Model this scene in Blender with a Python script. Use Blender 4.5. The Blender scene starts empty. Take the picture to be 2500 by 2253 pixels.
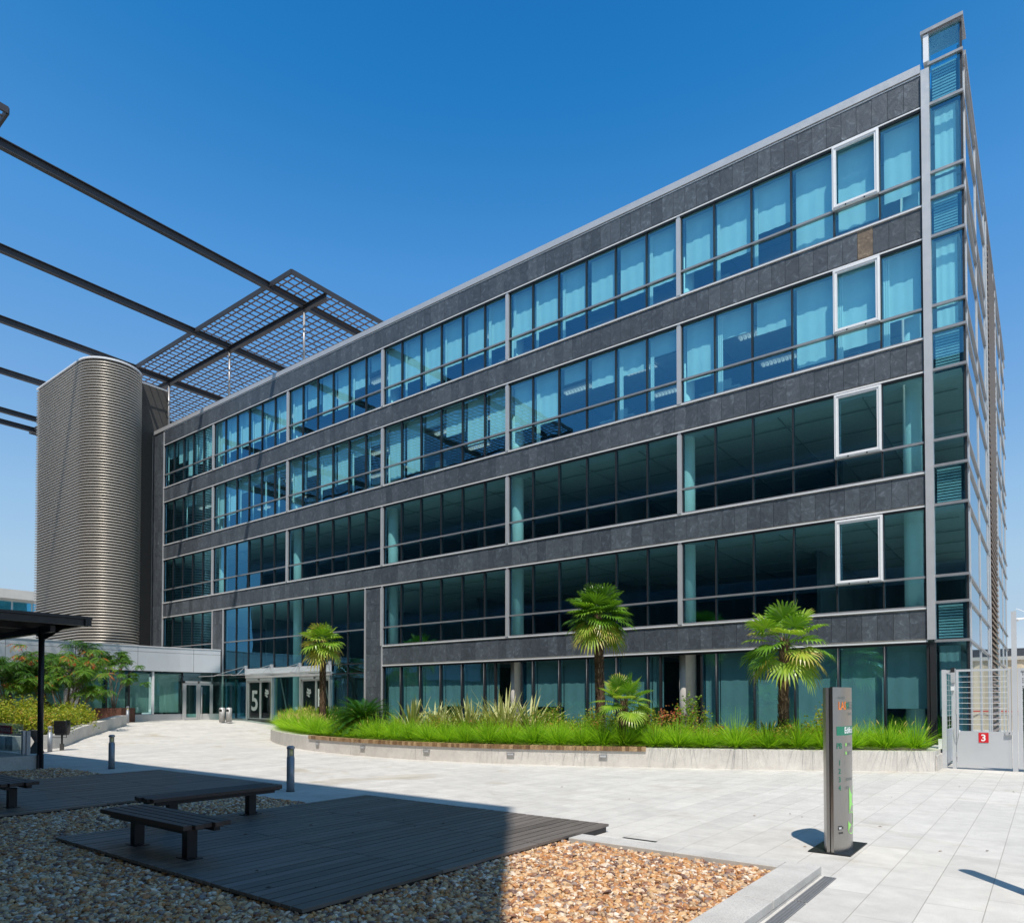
import bpy, math, random
import numpy as np
from mathutils import Vector, Matrix
random.seed(7); RS = np.random.RandomState(11)
S = bpy.context.scene; C = S.collection; R = math.radians

# ---------------------------------------------------------------- camera
cam = bpy.data.cameras.new('camera'); co = bpy.data.objects.new('camera', cam); C.objects.link(co); S.camera = co
co.location = (2.3912, -21.7634, 1.6)
co.rotation_euler = (R(90) + 0.0203, 0, 0.6518)
cam.sensor_width = 36; cam.sensor_fit = 'HORIZONTAL'; cam.lens = 1715.1284/2500*36
cam.shift_y = (1676.93-1126.5)/2500; cam.clip_start = 0.05; cam.clip_end = 3000

# ---------------------------------------------------------------- sun, sky, exposure
SUN = Vector((.55, -.73, 1.75)).normalized()
sl = bpy.data.lights.new('sun', 'SUN'); so = bpy.data.objects.new('sun', sl); C.objects.link(so)
so.rotation_euler = SUN.to_track_quat('Z', 'Y').to_euler(); sl.energy = 3.8; sl.angle = R(0.53); sl.color = (1, .94, .85)
W = bpy.data.worlds.new('World'); S.world = W; W.use_nodes = True
nt = W.node_tree; nt.nodes.clear()
sk = nt.nodes.new('ShaderNodeTexSky'); sk.sky_type = 'NISHITA'; sk.sun_disc = False
sk.sun_elevation = R(62.4); sk.sun_rotation = math.atan2(.55, -.73); sk.air_density = 1.0; sk.dust_density = .35; sk.ozone_density = 3.0; sk.altitude = 650
EXPO = .42
sep = nt.nodes.new('ShaderNodeSeparateColor'); mr = nt.nodes.new('ShaderNodeMapRange'); mr.inputs['From Min'].default_value = 1.15; mr.inputs['From Max'].default_value = 9.15
cr = nt.nodes.new('ShaderNodeValToRGB'); el = cr.color_ramp.elements
for _ in range(6): el.new(.5)
for e_, (g_, c_) in zip(el, ((1.15, (.005, .115, .41)), (1.31, (.018, .195, .535)), (1.56, (.078, .30, .69)), (1.95, (.15, .375, .735)), (2.92, (.30, .525, .80)), (3.9, (.40, .60, .80)), (5.4, (.45, .61, .77)), (9.15, (1, 1, 1)))): e_.position = (g_-1.15)/8.0; e_.color = (*c_, 1)
vs = nt.nodes.new('ShaderNodeVectorMath'); vs.operation = 'SCALE'; vs.inputs['Scale'].default_value = 1/(2**EXPO*.15)
bg = nt.nodes.new('ShaderNodeBackground'); bg.inputs['Strength'].default_value = .15
wo = nt.nodes.new('ShaderNodeOutputWorld')
nt.links.new(sk.outputs[0], sep.inputs[0]); nt.links.new(sep.outputs[1], mr.inputs[0]); nt.links.new(mr.outputs[0], cr.inputs[0]); nt.links.new(cr.outputs[0], vs.inputs[0]); nt.links.new(vs.outputs[0], bg.inputs[0]); nt.links.new(bg.outputs[0], wo.inputs[0])
S.view_settings.view_transform = 'Standard'; S.view_settings.look = 'None'; S.view_settings.exposure = EXPO; S.view_settings.gamma = 1
S.cycles.max_bounces = 10; S.cycles.transparent_max_bounces = 24; S.cycles.glossy_bounces = 5; S.cycles.diffuse_bounces = 4
S.cycles.sample_clamp_indirect = 6

# ---------------------------------------------------------------- materials
def mat(name):
    m = bpy.data.materials.new(name); m.use_nodes = True
    b = m.node_tree.nodes['Principled BSDF']; return m, m.node_tree, b
def N(t, k, **kw):
    n = t.nodes.new(k)
    for a, v in kw.items():
        if a in n.inputs.keys() if hasattr(n.inputs, 'keys') else False: n.inputs[a].default_value = v
        else: setattr(n, a, v)
    return n
def ramp(t, fac, stops):
    r = t.nodes.new('ShaderNodeValToRGB'); e = r.color_ramp.elements
    while len(e) < len(stops): e.new(.5)
    for x, (p, c) in zip(e, stops): x.position = p; x.color = (*c, 1) if len(c) == 3 else c
    t.links.new(fac, r.inputs[0]); return r.outputs[0]
def noise(t, scale, detail=4, rough=.5, vec=None, dist=0):
    n = t.nodes.new('ShaderNodeTexNoise'); n.inputs['Scale'].default_value = scale; n.inputs['Detail'].default_value = detail
    n.inputs['Roughness'].default_value = rough; n.inputs['Distortion'].default_value = dist
    if vec: t.links.new(vec, n.inputs['Vector'])
    return n.outputs[0]
def geo(t): return t.nodes.new('ShaderNodeNewGeometry').outputs['Position']
def vmul(t, vec, s):
    n = t.nodes.new('ShaderNodeVectorMath'); n.operation = 'MULTIPLY'; n.inputs[1].default_value = s; t.links.new(vec, n.inputs[0]); return n.outputs[0]
def mix(t, a, b, fac, mode='MIX'):
    n = t.nodes.new('ShaderNodeMix'); n.data_type = 'RGBA'; n.blend_type = mode; n.clamp_result = False
    for s, v in ((n.inputs[0], fac), (n.inputs[6], a), (n.inputs[7], b)):
        if isinstance(v, (int, float)): s.default_value = v
        elif isinstance(v, tuple): s.default_value = (*v, 1)
        else: t.links.new(v, s)
    return n.outputs[2]
def mth(t, op, a, b=0):
    n = t.nodes.new('ShaderNodeMath'); n.operation = op
    for i, v in enumerate((a, b)):
        if isinstance(v, (int, float)): n.inputs[i].default_value = v
        else: t.links.new(v, n.inputs[i])
    return n.outputs[0]
def bump(t, b, h, strength=.3, dist=.01):
    n = t.nodes.new('ShaderNodeBump'); n.inputs['Strength'].default_value = strength; n.inputs['Distance'].default_value = dist
    t.links.new(h, n.inputs['Height']); t.links.new(n.outputs[0], b.inputs['Normal']); return n
def attr(t, name='tone'):
    n = t.nodes.new('ShaderNodeAttribute'); n.attribute_name = name; return n.outputs['Fac']

def simple(name, col, rough=.5, metal=0, var=.12, scale=6, spec=.5, bmp=0, fine=None):
    m, t, b = mat(name); p = geo(t)
    n = noise(t, scale, 5, .6, p)
    c = ramp(t, n, [(.3, tuple(x*(1-var) for x in col)), (.7, tuple(min(1, x*(1+var)) for x in col))])
    t.links.new(c, b.inputs['Base Color']); b.inputs['Roughness'].default_value = rough; b.inputs['Metallic'].default_value = metal
    b.inputs['Specular IOR Level'].default_value = spec
    r = mth(t, 'MULTIPLY_ADD', noise(t, scale*3, 3, .5, p), .25); t.nodes[-1].inputs[2].default_value = rough-.12
    t.links.new(r, b.inputs['Roughness'])
    if bmp: bump(t, b, noise(t, fine or scale*10, 4, .6, p), bmp)
    return m
def toned(name, stops, rough=.6, spec=.3, trans=0, scale=4, var=.2, metal=0, streak=None, bmp=0):
    """colour comes from the per-face tone of each slab, board or leaf"""
    m, t, b = mat(name); p = geo(t)
    if streak: p = vmul(t, p, streak)
    c = ramp(t, attr(t), stops)
    n = ramp(t, noise(t, scale, 5, .6, p), [(.3, (1-var,)*3), (.7, (1+var,)*3)])
    c = mix(t, c, n, 1.0, 'MULTIPLY')
    t.links.new(c, b.inputs['Base Color']); b.inputs['Roughness'].default_value = rough; b.inputs['Specular IOR Level'].default_value = spec
    b.inputs['Metallic'].default_value = metal
    if bmp: bump(t, b, noise(t, scale*4, 5, .6, p), bmp)
    if trans:
        tr = t.nodes.new('ShaderNodeBsdfTranslucent'); mx = t.nodes.new('ShaderNodeMixShader'); mx.inputs[0].default_value = trans
        tc = mix(t, c, (1.25, 1.2, .5), 1.0, 'MULTIPLY')
        t.links.new(tc, tr.inputs[0]); t.links.new(b.outputs[0], mx.inputs[1]); t.links.new(tr.outputs[0], mx.inputs[2])
        t.links.new(mx.outputs[0], t.nodes['Material Output'].inputs[0])
    return m

def granite(name, base=.55, paving=True, warm=1.0):
    m, t, b = mat(name); p = geo(t)
    sp = noise(t, 150, 3, .8, p); bl = noise(t, 3.2, 6, .7, p)
    sweep = noise(t, 1.1, 6, .65, vmul(t, p, (.55, 1.6, 1)), .6)
    c = ramp(t, sp, [(.36, (base*.60,)*3), (.5, (base*1.04, base*.98*warm, base*.90*warm)), (.66, (base*1.16, base*1.14*warm, base*1.10*warm))])
    c = mix(t, c, ramp(t, bl, [(.3, (.86, .855, .85)), (.7, (1.08, 1.08, 1.07))]), 1.0, 'MULTIPLY')
    c = mix(t, c, ramp(t, sweep, [(.34, (.94, .935, .93)), (.66, (1.03, 1.03, 1.03))]), 1.0, 'MULTIPLY')
    if paving:
        br = t.nodes.new('ShaderNodeTexBrick'); mp = t.nodes.new('ShaderNodeMapping'); mp.inputs['Rotation'].default_value = (0, 0, R(90))
        mp.inputs['Location'].default_value = (0.1, -.39, 0)
        t.links.new(p, mp.inputs[0]); t.links.new(mp.outputs[0], br.inputs[0])
        br.inputs['Scale'].default_value = 1; br.inputs['Mortar Size'].default_value = .0035; br.inputs['Mortar Smooth'].default_value = .3
        br.inputs['Brick Width'].default_value = 1.1; br.inputs['Row Height'].default_value = .4; br.offset = .37
        br.inputs['Color1'].default_value = (.93, .93, .925, 1); br.inputs['Color2'].default_value = (1.05, 1.05, 1.04, 1); br.inputs['Mortar'].default_value = (.55, .53, .50, 1)
        c = mix(t, c, br.outputs['Color'], 1.0, 'MULTIPLY')
        st = ramp(t, noise(t, .45, 5, .6, p, 1.2), [(.30, (.85, .80, .72)), (.42, (1, 1, 1))])
        c = mix(t, c, st, 1.0, 'MULTIPLY')
        spots = t.nodes.new('ShaderNodeTexVoronoi'); spots.inputs['Scale'].default_value = 1.3; t.links.new(p, spots.inputs['Vector'])
        c = mix(t, c, ramp(t, spots.outputs['Distance'], [(.018, (.45, .43, .41)), (.030, (1, 1, 1))]), 1.0, 'MULTIPLY')
        bump(t, b, mix(t, br.outputs['Fac'], sp, .3), .25, .004)
    else: bump(t, b, sp, .2, .003)
    t.links.new(c, b.inputs['Base Color']); b.inputs['Roughness'].default_value = .75; b.inputs['Specular IOR Level'].default_value = .3
    return m

def glassmat(name, tint=(.60, .95, 1.0), refl=(.22, .66, 1.0), ior=1.85, wav=.016, extra=.17):
    m = bpy.data.materials.new(name); m.use_nodes = True; t = m.node_tree; t.nodes.clear()
    o = t.nodes.new('ShaderNodeOutputMaterial'); g = t.nodes.new('ShaderNodeBsdfGlossy'); g.inputs['Roughness'].default_value = .0; g.inputs['Color'].default_value = (*refl, 1)
    tr = t.nodes.new('ShaderNodeBsdfTransparent'); tr.inputs[0].default_value = (*tint, 1)
    r0 = ((ior-1)/(ior+1))**2+extra; lw_ = t.nodes.new('ShaderNodeLayerWeight'); lw_.inputs[0].default_value = .5
    fc = mth(t, 'MULTIPLY_ADD', mth(t, 'POWER', lw_.outputs['Facing'], 4.8), 1-r0); t.nodes[-1].inputs[2].default_value = r0
    p = geo(t); bm = t.nodes.new('ShaderNodeBump'); bm.inputs['Strength'].default_value = wav; bm.inputs['Distance'].default_value = .25
    t.links.new(noise(t, .8, 2, .4, vmul(t, p, (1, 1, .55))), bm.inputs['Height']); t.links.new(bm.outputs[0], g.inputs['Normal'])
    mx = t.nodes.new('ShaderNodeMixShader'); t.links.new(fc, mx.inputs[0]); t.links.new(tr.outputs[0], mx.inputs[1]); t.links.new(g.outputs[0], mx.inputs[2]); t.links.new(mx.outputs[0], o.inputs[0])
    return m

def slate():
    m, t, b = mat('slate'); p = geo(t)
    base = ramp(t, attr(t), [(0, (.054, .063, .075)), (.4, (.064, .075, .088)), (.93, (.082, .095, .110)), (.96, (.15, .112, .075)), (1, (.15, .112, .075))])
    v = t.nodes.new('ShaderNodeCombineXYZ'); s = t.nodes.new('ShaderNodeSeparateXYZ'); t.links.new(p, s.inputs[0])
    t.links.new(mth(t, 'MULTIPLY_ADD', attr(t), 7.0), v.inputs[1]); t.links.new(s.outputs[0], v.inputs[0]); t.links.new(s.outputs[2], v.inputs[2])
    n1 = noise(t, 3.5, 8, .68, v.outputs[0], 1.6); n2 = noise(t, 26, 5, .65, v.outputs[0], .8)
    c = mix(t, base, ramp(t, n1, [(.32, (.72, .72, .74)), (.56, (1.15, 1.15, 1.16)), (.66, (1.9, 1.92, 1.95)), (.74, (3.0, 3.0, 3.0))]), 1.0, 'MULTIPLY')
    c = mix(t, c, ramp(t, n2, [(.35, (.93,)*3), (.66, (1.12,)*3)]), 1.0, 'MULTIPLY')
    t.links.new(c, b.inputs['Base Color']); b.inputs['Roughness'].default_value = .42; b.inputs['Specular IOR Level'].default_value = .5
    bump(t, b, mix(t, n1, n2, .25), .5, .03)
    return m

def brushed(name, col, rough=.28, axis=(1, 1, 40)):
    m, t, b = mat(name); p = vmul(t, geo(t), axis)
    n = noise(t, 8, 4, .7, p)
    t.links.new(ramp(t, n, [(.3, tuple(x*.85 for x in col)), (.7, tuple(min(1, x*1.1) for x in col))]), b.inputs['Base Color'])
    b.inputs['Metallic'].default_value = 1; b.inputs['Roughness'].default_value = rough
    bump(t, b, n, .04, .002); return m

M = {}
M['paving'] = granite('granite_paving', .56, True); M['granite'] = granite('granite_block', .50, False); M['concrete_wall'] = granite('concrete_wall', .62, False, .985)
M['slate'] = slate()
M['glass'] = glassmat('tinted_glass'); M['side_glass'] = glassmat('mirror_side_glass', (.35, .5, .5), (.80, .90, .98), 2.0, .006, .15); M['wing_glass'] = glassmat('wing_glass', (.58, .86, .80), (.55, .82, .90), 1.7, .01, .05)
M['clear'] = glassmat('clear_glass', (.78, .86, .84), (1, 1, 1), 1.5, .0, .02)
M['canopy_glass'] = glassmat('canopy_glass', (.70, .80, .76), (1, 1, 1), 1.6, .0, .10)
M['silver'] = simple('silver_aluminium', (.53, .53, .54), .38, .35, .05, 2); M['whitealu'] = simple('white_aluminium', (.78, .78, .79), .35, .1, .04, 2)
M['darkframe'] = simple('dark_frame', (.030, .031, .034), .4, .3, .1, 5); M['midframe'] = simple('grey_frame', (.33, .33, .34), .4, .5, .06, 3)
M['steel'] = simple('dark_steel', (.020, .020, .023), .42, .4, .2, 3); M['beamsteel'] = simple('beam_paint', (.038, .038, .044), .55, .1, .15, 1.2)
M['slat'] = toned('weathered_slat', [(0, (.070, .050, .045)), (1, (.11, .075, .066))], .6, .3)
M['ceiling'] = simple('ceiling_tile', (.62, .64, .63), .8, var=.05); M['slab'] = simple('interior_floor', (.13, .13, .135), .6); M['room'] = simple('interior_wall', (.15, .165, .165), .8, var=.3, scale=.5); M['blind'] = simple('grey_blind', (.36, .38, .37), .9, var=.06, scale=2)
M['column'] = simple('white_column', (.92, .93, .88), .7, var=.03); M['curtain'] = simple('curtain_cloth', (.84, .85, .82), .9, var=.04, scale=2); M['lamp'] = simple('lamp_louvre', (.85, .85, .85), .3, .4)
M['lamp'].node_tree.nodes['Principled BSDF'].inputs['Emission Color'].default_value = (1, .97, .9, 1); M['lamp'].node_tree.nodes['Principled BSDF'].inputs['Emission Strength'].default_value = .22
M['ochre'] = simple('ochre_wall', (.55, .42, .14), .7, var=.1)
M['ribs'] = brushed('ribbed_steel', (.52, .485, .44), .38, (.6, .6, 8)); M['ribs'].node_tree.nodes['Principled BSDF'].inputs['Metallic'].default_value = .38; M['linkrib'] = simple('link_cladding', (.62, .585, .55), .45, .1, .1, 2); M['ribback'] = simple('rib_recess', (.05, .047, .043), .7)
M['louvre'] = simple('glass_louvre', (.42, .50, .50), .4, .2); M['brownlouvre'] = simple('brown_louvre', (.22, .17, .14), .45, .4)
M['fascia'] = simple('aluminium_fascia', (.66, .68, .71), .34, .35, .04, .7)
M['deck'] = toned('deck_boards', [(0, (.105, .088, .075)), (1, (.165, .140, .122))], .48, .5, streak=(14, .7, 1), scale=3, var=.28, bmp=.2)
M['benchwood'] = toned('bench_slats', [(0, (.034, .022, .018)), (1, (.060, .040, .032))], .5, .4, streak=(2, 14, 6), scale=3, var=.25)
M['seatwood'] = toned('seat_wood', [(0, (.15, .085, .042)), (.5, (.26, .155, .075)), (1, (.40, .27, .15))], .6, .3, streak=(3, 3, 9), scale=4, var=.3)
M['bollard'] = simple('bollard_paint', (.26, .28, .31), .4, .3, .06, 3); M['amber'] = simple('amber_lens', (.75, .62, .30), .3)
M['stainless'] = brushed('stainless_steel', (.36, .345, .325), .30, (40, 40, 1))
M['drum'] = simple('brushed_drum', (.42, .41, .40), .5, .5, .1, 4)
M['graypaint'] = simple('grey_gate_paint', (.50, .51, .53), .42, .1, .05, 1.5); M['galv'] = simple('galvanised_rod', (.62, .62, .62), .4, .4)
M['red'] = simple('red_sign', (.62, .01, .02), .4, var=.03); M['white'] = simple('white_print', (.86, .86, .85), .5, var=.02)
M['orange'] = simple('orange_print', (.85, .22, .02), .5, var=.02); M['green'] = simple('green_print', (.012, .19, .11), .5, var=.02)
M['lime'] = simple('lime_print', (.33, .78, .16), .5, var=.02); M['grayprint'] = simple('grey_print', (.17, .19, .18), .5, var=.05); M['frost'] = simple('frosted_film', (.46, .48, .48), .6, var=.05)
M['corten'] = simple('rusty_plate', (.11, .045, .03), .8, .1, .35, 3, bmp=.2); M['black'] = simple('black_bag', (.012, .012, .013), .22, 0, .2, 12, bmp=.9, fine=22)
M['soil'] = simple('soil', (.07, .048, .03), .95, var=.4, scale=8, bmp=.6); M['beige'] = simple('beige_sheet', (.62, .52, .38), .6, var=.05, scale=1)
M['plaster'] = simple('pale_render', (.50, .48, .44), .8, var=.06, scale=1); M['darkpane'] = simple('dark_pane', (.012, .024, .024), .35, spec=.25)
M['darkbld'] = simple('dark_cladding', (.05, .055, .065), .5)
M['hourglass'] = simple('grey_cast_iron', (.07, .067, .064), .6, .2, .2)
G_ = [(0, (.05, .12, .012)), (.5, (.115, .25, .018)), (1, (.25, .40, .045))]
M['grass'] = toned('fountain_grass', [(0, (.05, .13, .008)), (.3, (.20, .41, .015)), (.6, (.36, .61, .030)), (.85, (.50, .70, .05)), (1, (.62, .56, .19))], .5, .3, .42, var=.12)
M['palm'] = toned('palm_leaf', [(0, (.055, .14, .015)), (.55, (.14, .30, .022)), (.9, (.34, .46, .05)), (1, (.42, .36, .08))], .35, .5, .32, var=.1)
M['bark'] = toned('palm_bark', [(0, (.04, .028, .018)), (.6, (.15, .095, .06)), (1, (.36, .25, .17))], .9, .1, var=.3)
M['cycad'] = toned('cycad_leaf', [(0, (.014, .060, .006)), (.7, (.045, .155, .011)), (1, (.09, .25, .02))], .35, .5, .2)
M['phormium'] = toned('striped_leaf', [(0, (.14, .17, .05)), (.5, (.34, .37, .12)), (1, (.62, .60, .30))], .45, .4, .2, var=.12)
M['nandina'] = toned('nandina_leaf', [(0, (.06, .15, .015)), (.45, (.17, .30, .025)), (.75, (.33, .38, .04)), (.92, (.42, .20, .06)), (1, (.40, .09, .04))], .5, .3, .35)
M['hedge'] = toned('hedge_leaf', [(0, (.06, .13, .012)), (.4, (.20, .29, .018)), (.85, (.42, .42, .035)), (1, (.42, .26, .06))], .5, .3, .35)
M['sumac'] = toned('sumac_leaf', [(0, (.035, .10, .012)), (.6, (.09, .22, .02)), (.95, (.22, .36, .05)), (.98, (.45, .13, .04)), (1, (.5, .10, .03))], .5, .3, .35)
M['trunk'] = simple('tree_bark', (.20, .15, .11), .9, var=.4, scale=20, bmp=.5)

# ---------------------------------------------------------------- mesh helpers
class MB:
    def __init__(s): s.v = []; s.f = []; s.c = []
    def face(s, pts, c=0.5):
        n = len(s.v); s.v += [tuple(p) for p in pts]; s.f.append(tuple(range(n, n+len(pts)))); s.c.append(c)
    def box(s, x0, x1, y0, y1, z0, z1, c=0.5):
        n = len(s.v); s.v += [(x, y, z) for z in (z0, z1) for y in (y0, y1) for x in (x0, x1)]
        for q in ((0, 2, 3, 1), (4, 5, 7, 6), (0, 1, 5, 4), (2, 6, 7, 3), (0, 4, 6, 2), (1, 3, 7, 5)): s.f.append(tuple(n+i for i in q)); s.c.append(c)
        return s
    def obox(s, p0, p1, w, h, up=(0, 0, 1), c=.5):
        """beam of width w and height h from p0 to p1"""
        a = Vector(p0); b = Vector(p1); d = (b-a).normalized(); u = Vector(up); sd = d.cross(u).normalized(); u = sd.cross(d).normalized()
        n = len(s.v)
        for q in (a, b):
            for i, j in ((-1, -1), (1, -1), (1, 1), (-1, 1)): s.v.append(tuple(q+sd*(i*w/2)+u*(j*h/2)))
        for q in ((3, 2, 1, 0), (4, 5, 6, 7), (0, 1, 5, 4), (1, 2, 6, 5), (2, 3, 7, 6), (3, 0, 4, 7)): s.f.append(tuple(n+i for i in q)); s.c.append(c)
        return s
    def tube(s, pts, rad, n=8, c=.5, cap=True):
        if not isinstance(rad, (list, tuple)): rad = [rad]*len(pts)
        base = len(s.v); P = [Vector(p) for p in pts]
        for i, p in enumerate(P):
            d = (P[min(i+1, len(P)-1)]-P[max(i-1, 0)]).normalized(); a = d.orthogonal().normalized() if abs(d.z) < .99 else Vector((1, 0, 0)); a = (a-d*a.dot(d)).normalized(); b = d.cross(a)
            for k in range(n):
                t = 2*math.pi*k/n; s.v.append(tuple(p+(a*math.cos(t)+b*math.sin(t))*rad[i]))
        for i in range(len(P)-1):
            for k in range(n):
                a0 = base+i*n+k; a1 = base+i*n+(k+1) % n; s.f.append((a0, a1, a1+n, a0+n)); s.c.append(c)
        if cap:
            s.f.append(tuple(base+k for k in range(n))[::-1]); s.c.append(c); s.f.append(tuple(base+(len(P)-1)*n+k for k in range(n))); s.c.append(c)
        return s
    def prism(s, poly, z0, z1, c=.5, bottom=True):
        n = len(s.v); k = len(poly); zf = (lambda i, z: z[i] if isinstance(z, (list, tuple)) else z)
        for i, p in enumerate(poly): s.v.append((p[0], p[1], zf(i, z0)))
        for i, p in enumerate(poly): s.v.append((p[0], p[1], zf(i, z1)))
        for i in range(k): j = (i+1) % k; s.f.append((n+i, n+j, n+k+j, n+k+i)); s.c.append(c)
        s.f.append(tuple(n+k+i for i in range(k))); s.c.append(c)
        if bottom: s.f.append(tuple(n+i for i in range(k))[::-1]); s.c.append(c)
        return s
    def strip(s, rows, c=.5):
        """a sheet from rows of points"""
        n = len(s.v); k = len(rows[0])
        for r in rows: s.v += [tuple(p) for p in r]
        for i in range(len(rows)-1):
            for j in range(k-1): s.f.append((n+i*k+j, n+i*k+j+1, n+(i+1)*k+j+1, n+(i+1)*k+j)); s.c.append(c)
        return s
    def build(s, name, m, parent=None, smooth=False, label=None, bevel=0):
        me = bpy.data.meshes.new(name); off = Vector((0, 0, 0)); q = parent
        while q: off += q.location; q = q.parent
        me.from_pydata([(a-off.x, b-off.y, d-off.z) for a, b, d in s.v], [], s.f)
        a = me.attributes.new('tone', 'FLOAT', 'FACE'); a.data.foreach_set('value', np.array(s.c, dtype=np.float32))
        me.materials.append(M[m] if isinstance(m, str) else m)
        if smooth: me.polygons.foreach_set('use_smooth', [True]*len(me.polygons))
        o = bpy.data.objects.new(name, me); C.objects.link(o); o.parent = parent
        if bevel:
            b = o.modifiers.new('bevel', 'BEVEL'); b.width = bevel; b.segments = 2; b.limit_method = 'ANGLE'
        if label: o['label'] = label
        return o
def B(*a, **k): return MB().box(*a, **k)
def tag(o, label, cat, group=None):
    o['label'] = label; o['category'] = cat
    if group: o['group'] = group
    return o
def thing(name, label, cat, loc=(0, 0, 0), group=None):
    o = bpy.data.objects.new(name, None); C.objects.link(o); o.location = loc; o.empty_display_size = .2
    return tag(o, label, cat, group)
def struct(name, mb, m, kind='structure'):
    o = mb.build(name, m); o['kind'] = kind; return o
def dup(root, loc, label, rz=None):
    def cp(o, par):
        c = o.copy(); C.objects.link(c); c.parent = par
        for ch in kids.get(o.name, ()): cp(ch, c)
        return c
    kids = {}
    for o in S.objects:
        if o.parent: kids.setdefault(o.parent.name, []).append(o)
    c = cp(root, None); c.location = loc; c['label'] = label
    if rz is not None: c.rotation_euler.z = rz
    return c
def text(body, size, name, m, parent, place, label=None, font_scale_x=1, bold=0.0, align='LEFT'):
    cu = bpy.data.curves.new(name, 'FONT'); cu.body = body; cu.size = size; cu.offset = bold; cu.resolution_u = 4; cu.align_x = align
    o = bpy.data.objects.new(name, cu); C.objects.link(o); dg = bpy.context.evaluated_depsgraph_get(); dg.update()
    me = bpy.data.meshes.new_from_object(o.evaluated_get(dg)); bpy.data.objects.remove(o); bpy.data.curves.remove(cu)
    off = Vector((0, 0, 0)); q = parent
    while q: off += q.location; q = q.parent
    for v in me.vertices: v.co = Vector(place(v.co.x*font_scale_x, v.co.y)) - off
    me.materials.clear(); me.materials.append(M[m]); ob = bpy.data.objects.new(name, me); C.objects.link(ob); ob.parent = parent
    if label: ob['label'] = label
    return ob
def U(a, b): return random.uniform(a, b)
def G(x):
    """height of the paving: flat, with a ramp up towards the entrance on the left"""
    return 0 if x > -24.5 else min(.57, (-24.5-x)*.076)

# ---------------------------------------------------------------- levels
X0 = -.157
H = {4: 17.743, 3: 14.116, 2: 10.484, 1: 6.844, 0: 3.21}
T = {4: 15.854, 3: 12.222, 2: 8.582, 1: 4.94}
SL = {4: 15.029, 3: 11.399, 2: 7.753, 1: 4.099}
XL = -41.8; XE = -43.25; XC = .767; YF = 22.4; BAY = [X0, -7.2, -14.4, -21.6, -28.8, -36.0, XL]

# ---------------------------------------------------------------- ground
def ground():
    g = MB(); xs = [-900, -200, -80, -60, -45, -36, -32, -30, -28, -26, -24.5, -18, -12, -6, .41, .714, 10, 60, 200, 900]; ys = [-900, -200, -60, -40, -26, -21.5, -14.86, 0, 60, 200, 900]
    for i in range(len(xs)-1):
        for j in range(len(ys)-1):
            if xs[i] >= -18 and xs[i+1] <= .714 and ys[j] >= -26 and ys[j+1] <= -14.86: continue     # the gravel bed lies lower
            x0, x1, y0, y1 = xs[i], xs[i+1], ys[j], ys[j+1]
            g.face([(x0, y0, G(x0)), (x1, y0, G(x1)), (x1, y1, G(x1)), (x0, y1, G(x0))])
    g.face([(-18, -26, -.12), (.714, -26, -.12), (.714, -14.86, -.12), (-18, -14.86, -.12)])
    return struct('plaza_paving', g, 'paving')
ground()

# ---------------------------------------------------------------- the office building
OB = thing('office_building', 'long four-storey office building of dark slate bands and blue-green ribbon windows', 'office building', (-21, 7, 0))
def slabs(x0, x1, z0, z1, y0=-.045, y1=.0, w=.4, vert=1, mb=None):
    mb = mb or MB(); n = max(1, round((x1-x0)/w)); dx = (x1-x0)/n; dz = (z1-z0)/vert
    for k in range(vert):
        for i in range(n):
            pr = U(0, .008); mb.box(x0+i*dx+.004, x0+(i+1)*dx-.004, y0-pr, y1, z0+k*dz+.004, z0+(k+1)*dz-.004, (.99 if k == 0 and 'RUST' in globals() and abs(x0+i*dx-(-1.75)) < .21 else random.random()*.93))
    return mb
bands = [(18.64, H[4]+.07, XL, X0-.02), (SL[4]-.05, H[3]+.07, XL, X0-.02), (SL[3]-.05, H[2]+.07, XL, X0-.02), (SL[2]-.05, H[1]+.07, XL, X0-.02), (SL[1]-.05, H[0]+.07, BAY[3], X0-.02)]
for q_, (zt, zb, xa, xb) in enumerate(bands):
    if q_ == 1: RUST = 1
    sl_ = slabs(xa, xb, zb, zt)
    if q_ == 1: del RUST
    sl_.build('slate_band', 'slate', OB)
    B(xa, xb, .001, .22, zb-.05, zt+.03).build('band_backing', 'plaster', OB)
slabs(XE, XL-.05, 4.5, 18.64, vert=18).build('slate_pier', 'slate', OB)
B(XE, XL-.02, .001, .22, 0, 18.6).build('pier_backing', 'darkframe', OB)
slabs(-35.93, -34.86, .57, H[1]-.08, vert=8, w=.36).build('slate_pier', 'slate', OB); B(-35.95, -34.84, .001, .2, 0, H[1]-.05).build('pier_backing', 'darkframe', OB)
slabs(-22.68, -21.66, 0, H[1]-.08, vert=9, w=.34).build('slate_pier', 'slate', OB); B(-22.7, -21.62, .001, .2, 0, H[1]-.05).build('pier_backing', 'darkframe', OB)
# silver trims under and over every window row
for k in (4, 3, 2, 1):
    B(XL, X0, -.075, -.002, H[k]-.014, H[k]+.022).build('window_head_trim', 'whitealu', OB)
    B(XL, X0, -.055, .03, H[k]-.07, H[k]-.018).build('shadow_gap', 'darkframe', OB)
for k in (4, 3, 2):
    B(XL, X0, -.085, -.002, SL[k]-.022, SL[k]+.014).build('window_sill_trim', 'whitealu', OB)
    B(XL, X0, -.03, .05, SL[k]+.022, SL[k]+.07).build('sill_profile', 'midframe', OB)
for xa, xb in ((BAY[3], X0), (XL, -35.95)):
    B(xa, xb, -.085, -.002, SL[1]-.022, SL[1]+.014).build('window_sill_trim', 'whitealu', OB)
    B(xa, xb, -.03, .05, SL[1]+.022, SL[1]+.07).build('sill_profile', 'midframe', OB)
B(BAY[3], X0, -.085, -.002, H[0]-.018, H[0]+.024).build('window_head_trim', 'whitealu', OB)
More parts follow.
